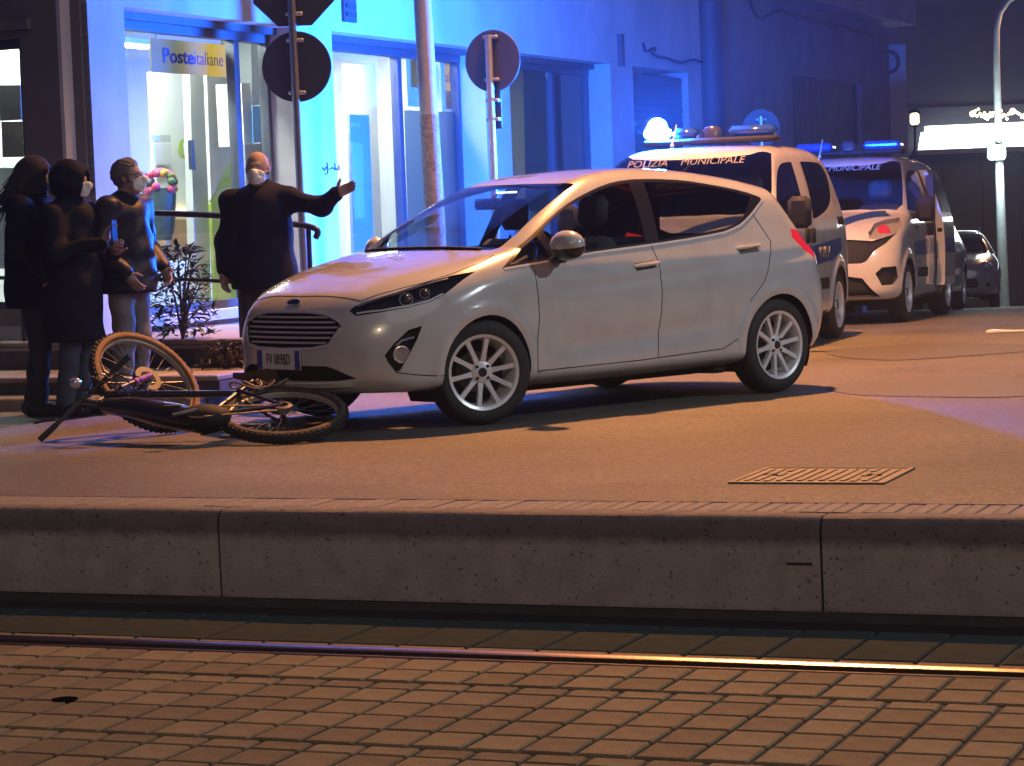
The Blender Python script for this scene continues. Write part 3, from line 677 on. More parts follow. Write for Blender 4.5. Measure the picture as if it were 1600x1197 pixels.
def hanging_sign(corners, inset, label, dim=1.0):
    p = [fac(x, y, inset) for x, y in corners]; t0 = p[0][0]; t1 = p[1][0]; z1 = (p[0][1] + p[1][1]) / 2; z0 = (p[2][1] + p[3][1]) / 2; w = t1 - t0; h = z1 - z0
    r = thing('hanging_sign', label, 'sign', facw(t0, inset, z0), FANG, 'hanging signs in the windows')
    q = MB(); q.bb(0, w, 0, .015, 0, h); q.build('board', sgm, r)
    for x in (.1, w - .1):
        q = MB(); q.cyl((x, .007, h), (x, .007, max(2.945 - z0, h + .02)), .004, n=6); q.build('wire', framem, r)
    s = h * .60
    text_obj('lettering', 'Poste', s, ink, r, (w * .13, -.003, h * .5), (math.pi/2, 0, 0), bold=.004, fit=w * .39, align='LEFT'); text_obj('lettering', 'italiane', s, ink, r, (w * .525, -.003, h * .5), (math.pi/2, 0, 0), bold=-.002, fit=w * .37, align='LEFT')
    return r
hanging_sign(((235, 60), (358, 70), (358, 120), (235, 113)), .47, 'yellow and grey hanging sign with blue lettering in the leftmost facade window')
hanging_sign(((654, 97), (722, 103), (722, 143), (654, 139)), .47, 'yellow hanging sign half hidden behind the grey lamp pole')
hanging_sign(((876, 132), (934, 140), (934, 163), (876, 158)), .9, 'dim yellow hanging sign in the dark far window')
door_l = panel('interior_door', white_in, ((237, 112), (293, 116), (306, 402), (252, 410)), 1.2, .05, 'white interior door with a green round symbol behind the left window', 'door')
panel('glazing_post', mat('post_grey', (.55, .58, .55), .5), ((296, 100), (321, 102), (330, 470), (306, 474)), .9, .07, 'pale grey glazing post with a black handle behind the left window', 'post')
panel('door_handle', mat('black_handle', (.02, .03, .03), .4), ((298, 219), (303, 219), (306, 265), (300, 265)), .86, .03, 'vertical black pull handle on the pale grey post', 'handle')
panel('display_board', white_in, ((322, 96), (357, 100), (361, 248), (330, 312)), .8, .03, 'white slanted display board beside the grey post', 'board')
panel('green_panel', green, ((330, 318), (362, 252), (371, 470), (337, 470)), .8, .03, 'lime green panel below the white slanted board', 'panel')
panel('notice_sheet', mat('paper_grey', (.45, .47, .46), .7), ((237, 211), (266, 211), (267, 222), (238, 223)), 1.15, .004, 'small grey heading strip above the white notice', 'notice')
panel('notice_sheet', mat('paper_white', (.66, .68, .68), .7), ((238, 225), (267, 225), (269, 257), (240, 258)), 1.15, .004, 'white printed notice taped on the interior door', 'notice')
a, b = fac(285.5, 233, 1.14); ro = thing('round_symbol', 'green round sticker with a white letter i on the interior door', 'sticker', facw(a, 1.14, b), FANG)
q = MB(); q.lathe([(0, 0), (.085, 0), (.085, .01), (0, .01)], (0, 0, 0), (0, -1, 0), 24); q.build('disc', green, ro); text_obj('letter', 'i', .15, white_in, ro, (0, -.014, 0), (math.pi/2, 0, 0), bold=.006)
panel('service_counter', wood, ((256, 343), (305, 343), (308, 382), (259, 384)), 1.1, .4, 'wooden service counter glowing warm behind the railing', 'counter')
panel('counter_top', emitter('warm_strip', (1, .72, .3), 3.0), ((254, 325), (301, 326), (301, 331), (254, 330)), 1.15, .3, 'warm light strip along the top of the wooden counter', 'light strip')
bk = fac(250, 292, .9); fl = thing('bouquet', 'pink and yellow bouquet in a dark teal wrapping behind the left window', 'bouquet', facw(bk[0], .9, bk[1] - .45), FANG)
q = MB(); q.lathe([(.08, 0), (.11, .10), (.125, .25), (.135, .38), (.12, .44), (0, .38)], n=14); q.build('wrapping', mat('wrap_teal', (.05, .10, .10), .6), fl, True)
for i in range(34):
    an = rng.uniform(0, 6.28); ph = rng.uniform(-.5, 1.5); q = MB(); q.ball((.13 * math.cos(an) * math.cos(ph), .13 * math.sin(an) * math.cos(ph), .46 + .12 * math.sin(ph)), (.038, .038, .034), 8, 5); q.build('flower', mat('flower_%d' % (i % 4), ((.55, .05, .13), (.60, .30, .03), (.55, .09, .22), (.10, .18, .05))[i % 4], .6), fl, True)
panel('blue_poster', mat('poster_blue', (.10, .35, .75), .5), ((395, 166), (428, 165), (428, 219), (396, 224)), .45, .01, 'plain light blue poster in the right part of the left window', 'poster')
panel('wall_cabinet', mat('cabinet_grey', (.32, .36, .36), .5), ((392, 60), (430, 64), (430, 164), (394, 164)), .6, .3, 'grey wall cabinet above the light blue poster', 'cabinet')
panel('ticket_machine', mat('machine_dark', (.04, .06, .12), .4), ((414, 220), (424, 220), (425, 258), (415, 258)), .43, .05, 'small dark ticket machine under the blue poster', 'machine')
panel('tall_cupboard', white_in, ((377, 130), (391, 130), (396, 226), (382, 228)), .5, .25, 'tall white cupboard beside the light blue poster', 'cupboard')
panel('grey_screen', mat('screen_grey', (.34, .38, .38), .5), ((382, 226), (413, 223), (414, 300), (386, 304)), .46, .03, 'grey screen behind the head of the pointing man', 'screen')
# window 2: poster board, white door leaf, frosted panel with pleated blind above
panel('poster_board', mat('board_blue', (.33, .40, .50), .5), ((546, 178), (577, 180), (584, 385), (553, 395)), .45, .03, 'tall blue-grey poster board leaning inside the white doorway', 'board')
for nm_, c in (('small pale sheet at the top of the tall poster board', ((549, 191), (563, 192), (563, 199), (549, 198))), ('long printed sheet down the tall poster board', ((549, 222), (567, 224), (570, 340), (554, 342)))):
    panel('notice_sheet', mat('sheet_blue', (.50, .56, .62), .6), c, .44, .004, nm_, 'notice')
panel('white_door', mat('door_white', (.85, .87, .85), .5), ((541, 100), (611, 102), (616, 395), (549, 402)), 1.1, .05, 'bright white door leaf standing open in the second window', 'door')
panel('dark_door_edge', mat('edge_dark', (.05, .08, .12), .5), ((612, 102), (617, 102), (622, 392), (616, 394)), 1.0, .05, 'dark edge frame beside the bright white door', 'frame')
panel('frosted_film', frosted('film_blue', (.45, .55, .60), .08), ((632, 172), (733, 176), (735, 420), (640, 420)), .325, .004, 'frosted film covering the lower half of the pane behind the lamp pole', 'window film')
q = MB(); pa_ = [fac(x, y, .6) for x, y in ((634, 84), (735, 92), (735, 172), (636, 170))]; n = 26; vs = []
for i in range(n + 1):
    f_ = i / n; t_ = pa_[0][0] + (pa_[1][0] - pa_[0][0]) * f_; vs += [(t_, .02 * (i % 2), pa_[2][1]), (t_, .02 * (i % 2), pa_[0][1])]
q.add(vs, [(2*i, 2*i+2, 2*i+3, 2*i+1) for i in range(n)]); o = q.build('pleated_blind', mat('blind_white', (.62, .66, .60), .7), None); o.location = facw(0, .6, 0); o.rotation_euler = (0, 0, FANG); tag(o, 'pale pleated blind hanging above the frosted film', 'blind')
panel('frosted_film', frosted('film_green', (.45, .55, .50), .05), ((818, 96), (853, 98), (858, 330), (822, 330)), .325, .004, 'grey-green frosted film in the left pane of the dark window', 'window film')
panel('frosted_film', frosted('film_dark', (.22, .28, .28), .15), ((866, 100), (930, 106), (930, 330), (868, 330)), .325, .004, 'dark frosted film in the middle pane of the dark window', 'window film')
panel('light_strip', emitter('pale_strip', (.75, .95, .8), .9), ((850, 106), (855, 106), (855, 122), (850, 122)), .335, .01, 'short pale light strip at the top of the dark window', 'light strip')
# left front window: shelves and boxes seen through it
def fpt(px, py, x):   # sight line met with the plane x = const inside the front room
    d = ray_dir(px, py); o = Vector((0, 0, CAM_H)) - FO; t = (x - o.dot(FD)) / d.dot(FD); p = o + t * d; return p.dot(FIN), p.z
def fpanel(name, m, c, x, th, label, cat):
    p = [fpt(*v, x) for v in c]; q = MB(); y0 = p[0][0]; zb = min(v[1] for v in p); q.prism([(a - y0, b - zb) for a, b in p], (th, 0, 0), U=(0, 1, 0)); ob = q.build(name, m, None); ob.location = facw(x, y0, zb); ob.rotation_euler = (0, 0, FANG); return tag(ob, label, cat)
dkb = mat('rack_dark', (.07, .06, .05), .6, noise=.4, nscale=14)
fpanel('leaflet_rack', dkb, ((-2, 133), (31, 133), (33, 187), (0, 189)), -1.95, .05, 'dark slatted leaflet rack in the far left window', 'rack')
fpanel('leaflet_rack', mat('rack_brown', (.13, .10, .07), .6, noise=.5, nscale=9), ((2, 190), (34, 190), (38, 245), (4, 246)), -1.95, .05, 'brown panel below the slatted rack in the far left window', 'rack')
fpanel('monitor', mat('monitor_dark', (.015, .02, .025), .3), ((41, 191), (71, 190), (71, 216), (42, 217)), -1.93, .04, 'small dark monitor on the white shelf in the far left window', 'monitor')
fpanel('white_shelf', white_in, ((36, 218), (72, 217), (72, 223), (36, 224)), -1.95, .2, 'white shelf under the dark monitor', 'shelf')
fpanel('grey_box', mat('box_grey', (.30, .34, .36), .6), ((44, 224), (58, 224), (58, 243), (45, 243)), -1.93, .1, 'small grey box below the white shelf', 'box')
fpanel('tinted_panel', mat('panel_pale', (.45, .52, .50), .5), ((31, 112), (64, 110), (67, 188), (34, 190)), -1.6, .04, 'pale green-grey panel beside the slatted rack', 'panel')
fpanel('white_board', white_in, ((-20, 40), (60, 36), (62, 108), (-20, 112)), -1.5, .04, 'broad white board in the top of the far left window', 'board')
fpanel('low_cabinet', mat('cabinet_mint', (.62, .70, .66), .5), ((-30, 262), (60, 262), (60, 420), (-30, 420)), -1.93, .3, 'pale low cabinet behind the woman in the long coat', 'cabinet')
# steps, pavement and kerb in front of the building
EA = Vector((.928, -.371, 0)); SANG = math.atan2(EA.y, EA.x); S0 = gp(200, 532, .40)
stone = mat('step_stone', (.30, .265, .23), .8, noise=.35, nscale=10, bump=.3, bscale=100); sshade = mat('riser_shade', (.085, .075, .07), .85, noise=.4, nscale=8, bump=.4)  # riser colour darkened: shade on faces turned from the window light
def sline(px, py, z): p = gp(px, py, z); return (p - S0).dot(Vector((.371, .928, 0)))
stp = MB(); stp.bb(-8.15, 1.15, .03, 2.2, -.3, .33); stp = stp.build('steps', sshade); stp.location = (S0.x, S0.y, 0); stp.rotation_euler = (0, 0, SANG); tag(stp, kind='structure')
d2 = sline(200, 588, .20); d3 = sline(200, 621, .085)
for i in range(6):
    x0 = -8.15 + i * 1.55; q = MB(); q.bb(x0, x0 + 1.545, 0, 2.2, .365, .40, bev=.008); q.build('tread_slab', stone, stp, 30)
    q = MB(); q.bb(x0, x0 + 1.545, .012, .1, .332, .362, bev=.005); q.build('nosing', stone, stp, 30)
    q = MB(); q.bb(x0, x0 + 1.545, d2, .028, .16, .20, bev=.008); q.build('tread_slab', stone, stp, 30)
q = MB(); q.bb(-8.15, 1.15, d2 + .02, .028, -.3, .159); q.build('riser', sshade, stp)
pav = MB(); pav.bb(-9, 1.2, d3 + .13, d2 + .02, -.2, .08); pav = pav.build('pavement', mat('pavement_dark', (.10, .095, .09), .85, noise=.3, nscale=9, bump=.4, bscale=150)); pav.location = stp.location; pav.rotation_euler = stp.rotation_euler; tag(pav, kind='structure')
for i in range(10):
    q = MB(); q.bb(-9 + i*1.02, -9 + i*1.02 + 1.01, d3, d3 + .128, -.2, .085, bev=.012); q.build('kerbstone', stone, pav, 30)
# tubular railing on the steps
rl = thing('railing', 'dark tubular railing with two rails along the steps before the windows', 'railing', (S0.x, S0.y, .40), SANG)
rm = mat('railing_paint', (.055, .055, .06), .38, .5, noise=.3, nscale=20)
def srl(px, py, y): 
    d = ray_dir(px, py); o = Vector((0, 0, CAM_H)) - S0; nv = Vector((.371, .928, 0)); t = (y - o.dot(nv)) / d.dot(nv); p = o + t*d; return p.dot(EA), p.z
ya = .12
def rail_path(pts, r):
    q = MB(); q.tube([(a, ya, b) for a, b in catmull([srl(x, y, ya) for x, y in pts], 5)], r, 10); return q
rail_path(((-220, 318), (0, 327), (232, 333), (355, 338), (470, 352), (490, 356), (497, 362), (493, 372)), .022).build('top_rail', rm, rl, True)
rail_path(((-220, 424), (0, 434), (265, 436), (370, 441), (470, 452), (480, 456)), .014).build('lower_rail', rm, rl, True)
for (x, y) in ((28, 328), (370, 339), (482, 354), (-180, 320), (200, 332)):
    a, b = srl(x, y, ya); q = MB(); q.cyl((a, ya, 0 if a < 1.1 else -.39), (a, ya, b - .005), .018, n=10); q.build('post', rm, rl, True)
# leafy shrub at the foot of the window
def shrub(name, base, h, r, n, label, m_leaf, m_stem):
    root = thing(name, label, 'plant', base); st = MB()
    for i in range(9):
        an = rng.uniform(0, 6.28); top = Vector((math.cos(an) * r * .7, math.sin(an) * r * .7, h * rng.uniform(.6, 1)))
        st.tube([(0, 0, 0), (top.x * .3, top.y * .3, top.z * .5), tuple(top)], [.012, .008, .003], 5)
    st.build('stem', m_stem, root); lf = MB()
    for i in range(n):
        z = h * rng.uniform(.04, 1.0); rad_ = r * (1 - .55 * (z / h)**2) * math.sqrt(rng.uniform(.05, 1)); an = rng.uniform(0, 6.28); p = Vector((rad_ * math.cos(an), rad_ * math.sin(an), z))
        L = rng.uniform(.05, .10); d = Vector((math.cos(an) + rng.normal() * .5, math.sin(an) + rng.normal() * .5, rng.normal() * .5 + .15)).normalized(); s = d.cross(Vector((0, 0, 1))).normalized() * L * .2; up = s.cross(d).normalized() * L * .08
        lf.add([p, p + d * L * .45 + s + up, p + d * L - up, p + d * L * .45 - s + up], [(0, 1, 2, 3)])
    tag(lf.build('foliage', m_leaf, root), kind='stuff'); return root
leafm = mat('leaf_green', (.03, .05, .022), .5, noise=.5, nscale=3); stemm = mat('stem_brown', (.06, .045, .03), .8)
sp_ = gp(283, 531, .40); shrub('shrub', (sp_.x, sp_.y + .1, .40), .66, .24, 620, 'dark leafy shrub growing on the step under the left window', leafm, stemm)
wd = gp(352, 552, .30); shrub('weed_clump', (wd.x, wd.y - .08, .20), .16, .17, 160, 'low reddish weeds on the step beside the car nose', mat('weed_brown', (.09, .055, .035), .7, noise=.4, nscale=5), stemm)
# ------------------------------------------------------------------ vehicles (local frame: x front->rear, z up, the side we see is -y)
def in_poly(u, v, poly):
    c = False; n = len(poly); j = n - 1
    for i in range(n):
        (a, b), (p, q) = poly[i], poly[j]
        if (b > v) != (q > v) and u < (p - a) * (v - b) / (q - b) + a: c = not c
        j = i
    return c
class Body:
    def __init__(s, f, lo, hi, h):
        s.f = f; s.h = h; P, Q = polygonize(f, lo, hi, h); s.bm = bmesh.new()
        vs = [s.bm.verts.new(p) for p in P]
        for q in Q:
            try: s.bm.faces.new([vs[i] for i in q])
            except ValueError: pass
        s.bm.normal_update(); s.lay = s.bm.faces.layers.int.new('region'); s.names = ['body']
    def cut(s, name, poly, view, cond=None):
        """cut the outline poly (2-D, in the view's axes) into the shell and label what lies inside"""
        U, V, N = view; U, V, N = Vector(U), Vector(V), Vector(N)
        if name not in s.names: s.names.append(name)
        rid = s.names.index(name); us = [p[0] for p in poly]; vsn = [p[1] for p in poly]; pad = s.h * 1.6
        u0, u1, v0, v1 = min(us) - pad, max(us) + pad, min(vsn) - pad, max(vsn) + pad
        def face_ok(fc):
            c = fc.calc_center_median(); u, v = c.dot(U), c.dot(V)
            return u0 < u < u1 and v0 < v < v1 and (fc.normal.dot(N) > .04 if N.length > .5 else True) and (cond is None or cond(c))
        cand = [fc for fc in s.bm.faces if face_ok(fc)]
        n = len(poly)
        for i in range(n):
            a, b = poly[i], poly[(i + 1) % n]; du, dv = b[0] - a[0], b[1] - a[1]; L = math.hypot(du, dv)
            if L < 1e-6: continue
            x0, x1, y0, y1 = min(a[0], b[0]) - .004, max(a[0], b[0]) + .004, min(a[1], b[1]) - .004, max(a[1], b[1]) + .004
            sel = []; other = []
            for fc in cand:
                fu = [vt.co.dot(U) for vt in fc.verts]; fv = [vt.co.dot(V) for vt in fc.verts]
                (sel if min(fu) < x1 and max(fu) > x0 and min(fv) < y1 and max(fv) > y0 else other).append(fc)
            if not sel: continue
            geom = list(set(v for fc in sel for v in fc.verts)) + list(set(e for fc in sel for e in fc.edges)) + sel
            r = bmesh.ops.bisect_plane(s.bm, geom=geom, dist=2e-4, plane_co=U * a[0] + V * a[1], plane_no=U * (-dv / L) + V * (du / L))
            cand = [fc for fc in other if fc.is_valid] + [g for g in r['geom'] if isinstance(g, bmesh.types.BMFace) and g.is_valid]
        for fc in cand:
            if fc.is_valid:
                c = fc.calc_center_median()
                if in_poly(c.dot(U), c.dot(V), poly): fc[s.lay] = rid
    def extract(s, names, side=None, inset=0., skirt=False):
        """faces of the named regions as arrays; inset pushes them inwards, skirt closes the edge"""
        ids = [s.names.index(n) for n in names]; fs = [fc for fc in s.bm.faces if fc[s.lay] in ids and (side is None or fc.calc_center_median().y * side > 0)]
        idx = {}; P = []; F = []
        for fc in fs:
            F.append([idx.setdefault(v, len(idx)) for v in fc.verts])
        P = np.array([tuple(v.co) for v in idx]) if idx else np.zeros((0, 3))
        if len(P) == 0: return P, [], P
        N = grad(s.f, P, .006); N /= np.linalg.norm(N, axis=1, keepdims=True) + 1e-9
        P0 = P.copy(); P = P - N * inset
        if skirt and inset:
            fset = set(fs); k = len(P); extra = {}; EP = []; SF = []
            for fc in fs:
                for lp in fc.loops:
                    if sum(1 for g in lp.edge.link_faces if g in fset) == 1:
                        a, b = lp.vert, lp.link_loop_next.vert; ids_ = []
                        for v, inner in ((a, 0), (b, 0), (b, 1), (a, 1)):
                            key = (v, inner)
                            if key not in extra: extra[key] = k + len(EP); EP.append(P0[idx[v]] if not inner else P[idx[v]])
                            ids_.append(extra[key])
                        SF.append(ids_)
            if EP: P = np.vstack([P, np.array(EP)]); N = np.vstack([N, np.zeros((len(EP), 3))]); F = F + SF
        return P, F, N
    def part(s, name, names, m, parent, side=None, inset=0., skirt=False):
        P, F, N = s.extract(names, side, inset, skirt)
        me = bpy.data.meshes.new(name); me.from_pydata([tuple(p) for p in P], [], F); me.materials.append(m); me.shade_smooth()
        if len(P): me.normals_split_custom_set_from_vertices([tuple(n) for n in N])
        return link(name, me, parent)
    def drop(s, names):
        ids = [s.names.index(n) for n in names]; bmesh.ops.delete(s.bm, geom=[fc for fc in s.bm.faces if fc[s.lay] in ids], context='FACES')
    def snap(s, p, d, far=.6):
        """point of the surface met from p + d*-far going along d"""
        p = np.array(p, float); d = np.array(d, float); d /= np.linalg.norm(d); return raycast(s.f, p - d * far, d, 0, 2 * far, .01)
    def ribbon(s, pts, w, lift=.0012):
        """thin strip lying on the surface through the given points"""
        P = []
        for a, b in zip(pts[:-1], pts[1:]):
            a, b = np.array(a, float), np.array(b, float); n = max(1, int(np.linalg.norm(b - a) / .035))
            P += [a + (b - a) * k / n for k in range(n)]
        P.append(np.array(pts[-1], float)); P = np.array(P)
        for _ in range(4):
            g = grad(s.f, P, .006); P = P - (s.f(*P.T) / ((g*g).sum(1) + 1e-9))[:, None] * g
        N = grad(s.f, P, .006); N /= np.linalg.norm(N, axis=1, keepdims=True); T = np.gradient(P, axis=0); S = np.cross(N, T); S /= np.linalg.norm(S, axis=1, keepdims=True) + 1e-9
        q = MB(); vs = []
        for p, n, sv in zip(P, N, S): vs += [p + n * lift + sv * w/2, p + n * lift - sv * w/2, p - n * .004 - sv * w/2, p - n * .004 + sv * w/2]
        k = len(P); q.add(vs, [(4*i+j, 4*i+(j+1) % 4, 4*i+4+(j+1) % 4, 4*i+4+j) for i in range(k-1) for j in range(4)] + [(0, 1, 2, 3), (4*k-4, 4*k-3, 4*k-2, 4*k-1)]); return q
SIDE = ((1, 0, 0), (0, 0, 1), (0, 0, 0)); TOP_ = ((1, 0, 0), (0, 1, 0), (0, 0, 1)); FRONT = ((0, 1, 0), (0, 0, 1), (-1, 0, 0)); REAR = ((0, 1, 0), (0, 0, 1), (1, 0, 0))
def corner(sgn, deg=48):
    a = rad(deg); return ((math.cos(a), -sgn * -math.sin(a) * -1 if False else sgn * math.sin(a), 0), (0, 0, 1), (-math.sin(a), sgn * math.cos(a), 0))
def cproj(pts, sgn, deg=48):
    """3-D points given on the seen side (y>0 in the list) -> the corner view of that side"""
    U, V, N = corner(sgn, deg); return [(p[0] * U[0] + sgn * p[1] * U[1], p[2]) for p in pts]
def paint_mat(name, c, flake=.0, inner=(.05, .05, .055)):
    if name in MATS: return MATS[name]
    m = bpy.data.materials.new(name); m.use_nodes = True; nt = m.node_tree; b = nt.nodes['Principled BSDF']
    b.inputs['Roughness'].default_value = .22; b.inputs['Coat IOR'].default_value = 1.7; b.inputs['Coat Weight'].default_value = 1.0; b.inputs['Coat Roughness'].default_value = .03; b.inputs['Metallic'].default_value = flake
    g = nt.nodes.new('ShaderNodeNewGeometry'); x = nt.nodes.new('ShaderNodeMix'); x.data_type = 'RGBA'; x.inputs[6].default_value = (*c, 1); x.inputs[7].default_value = (*inner, 1); nt.links.new(g.outputs['Backfacing'], x.inputs[0])
    tc = nt.nodes.new('ShaderNodeTexCoord'); n = nt.nodes.new('ShaderNodeTexNoise'); n.inputs['Scale'].default_value = 5; n.inputs['Detail'].default_value = 8; nt.links.new(tc.outputs['Object'], n.inputs['Vector'])
    r = nt.nodes.new('ShaderNodeValToRGB'); r.color_ramp.elements[0].position = .3; r.color_ramp.elements[0].color = (.88, .87, .86, 1); r.color_ramp.elements[1].position = .6; r.color_ramp.elements[1].color = (1, 1, 1, 1); nt.links.new(n.outputs['Fac'], r.inputs[0])
    y = nt.nodes.new('ShaderNodeMix'); y.data_type = 'RGBA'; y.blend_type = 'MULTIPLY'; y.inputs[0].default_value = 1; nt.links.new(x.outputs[2], y.inputs[6]); nt.links.new(r.outputs[0], y.inputs[7]); nt.links.new(y.outputs[2], b.inputs['Base Color'])
    MATS[name] = m; return m
blk = mat('trim_black', (.012, .012, .014), .28, coat=.6); blkm = mat('plastic_black', (.018, .018, .020), .7, spec=.25, bump=.1, bscale=200); rub = mat('tyre_rubber', (.022, .022, .023), .75, noise=.3, nscale=20, bump=.15, bscale=60)
chrome = mat('chrome', (.82, .83, .85), .20, .8); alloy = mat('alloy_silver', (.78, .79, .80), .35, .35); cabin = mat('cabin_cloth', (.06, .06, .07), .85, bump=.2, bscale=300)
aglass = glass('car_glass', (.78, .83, .84)); lens = glass('lamp_lens', (.92, .94, .95)); privacy = glass('privacy_glass', (.22, .24, .27))
redl = mat('tail_red', (.55, .012, .02), .12, emit=(1, .03, .04), estr=.35, coat=1.0); amber = mat('amber', (.8, .25, .02), .2, coat=1.)
blue_st = mat('livery_blue', (.02, .06, .24), .35, coat=.6); seam = mat('panel_gap', (.015, .015, .016), .8)
def wheel(parent, x, y, r, rim_r, w, steer=0., spokes=10, style='ten'):
    """wheel > tyre, rim, hub_cap; y < 0 is the seen side"""
    s = 1 if y > 0 else -1
    q = MB(); q.lathe([(.02, -.06), (rim_r * .55, -.06), (rim_r * .55, -.045), (.02, -.045)], axis=(0, s, 0), n=24, closed_prof=True)
    wh = q.build('wheel', mat('brake_disc', (.16, .15, .15), .4, .9), parent, 40); wh.location = (x, y - s * w/2, r); wh.rotation_euler = (0, 0, steer)
    q = MB(); q.lathe([(rim_r - .012, -w/2 + .01), (rim_r + .02, -w/2), (r - .035, -w/2 - .003), (r - .008, -w/2 + .022), (r, -w/2 + .05), (r, w/2 - .05), (r - .008, w/2 - .022), (r - .035, w/2 + .003), (rim_r + .02, w/2), (rim_r - .012, w/2 - .01)], axis=(0, s, 0), n=56); q.build('tyre', rub, wh, 60)
    q = MB(); q.lathe([(rim_r - .014, w/2 - .006), (rim_r + .004, w/2 + .001), (rim_r + .004, w/2 - .012), (rim_r - .02, w/2 - .03), (rim_r - .026, -w/2 + .02), (rim_r - .03, -w/2 + .02), (rim_r - .025, w/2 - .03)], axis=(0, s, 0), n=48, closed_prof=True)
    for k in range(spokes):
        a = 2 * math.pi * (k + .25) / spokes; c, d = math.cos(a), math.sin(a); tx = Vector((c, 0, d)); ty = Vector((-d, 0, c)); vs = []
        for (rr_, hw, yo) in ((.05, .017, w/2 - .035), (rim_r * .55, .0125, w/2 - .022), (rim_r - .01, .0145, w/2 - .012)):
            for e, yy in ((-1, 0), (1, 0), (.8, -.03), (-.8, -.03)): vs.append(tx * rr_ + ty * hw * e + Vector((0, s * (yo + yy), 0)))
        q.add(vs, [(4*i+j, 4*i+(j+1) % 4, 4*i+4+(j+1) % 4, 4*i+4+j) for i in range(2) for j in range(4)])
    q.lathe([(.0, w/2 - .02), (.03, w/2 - .02), (.062, w/2 - .03), (.068, w/2 - .05)], axis=(0, s, 0), n=20); q.build('rim', alloy, wh, 35)
    q = MB(); q.lathe([(0, w/2 - .012), (.022, w/2 - .012), (.027, w/2 - .02)], axis=(0, s, 0), n=16); q.build('hub_cap', blk, wh, 40)
    for k in range(4):
        a = 2*math.pi*(k + .5)/4; q = MB(); q.lathe([(0, w/2 - .018), (.009, w/2 - .018), (.011, w/2 - .03)], (.047 * math.cos(a), 0, .047 * math.sin(a)), (0, s, 0), 8); q.build('wheel_nut', blk, wh, 40)
    q = MB(); q.lathe([(rim_r - .03, -w/2 + .02), (rim_r * .5, -w/2 + .03), (0, -w/2 + .03)], axis=(0, s, 0), n=24); q.build('barrel', blkm, wh)
    return wh
def arch_liner(parent, x, z, r, y_out, s):
    q = MB(); n = 20; vs = []
    for k in range(n + 1):
        a = rad(-28) + rad(236) * k / n
        for yy in (y_out, y_out - .32): vs.append((x + r * math.cos(a), s * yy, z + r * math.sin(a)))
    q.add(vs, [(2*i, 2*i+2, 2*i+3, 2*i+1) for i in range(n)]); q.add([(x + r*math.cos(rad(-28) + rad(236)*k/n), s * (y_out - .32), z + r*math.sin(rad(-28) + rad(236)*k/n)) for k in range(n+1)], [tuple(range(n+1))]); return q.build('arch_liner', blkm, parent)
def settle(root, X, Y, yaw, xa, xb):
    """stand the four wheels on the sloping road"""
    za, zb = gz(Y + xa * math.sin(yaw)), gz(Y + xb * math.sin(yaw)); m = (zb - za) / (xb - xa); root.rotation_euler = (0, -math.atan(m), yaw); root.location = (X, Y, za - m * xa)
def circle(cx, cz, r, n=40, z0=None):
    return [(cx + r * math.cos(2*math.pi*k/n), cz + r * math.sin(2*math.pi*k/n)) for k in range(n)]
def seat(parent, x, y, z=.35, h=.62, m=cabin):
    q = MB(); q.box((x + .02, y, z), (.48, .48, .16), bev=.05); q.box((x + .30, y, z + .08 + h/2), (.16, .46, h), Matrix.Rotation(rad(14), 3, 'Y'), bev=.05); s_ = q.build('seat', m, parent, 40)
    q = MB(); q.box((x + .42, y, z + .10 + h + .13), (.10, .25, .20), Matrix.Rotation(rad(8), 3, 'Y'), bev=.045); q.cyl((x + .40, y - .05, z + h), (x + .42, y - .05, z + h + .1), .008, n=6); q.cyl((x + .40, y + .05, z + h), (x + .42, y + .05, z + h + .1), .008, n=6); q.build('headrest', m, s_, 40)
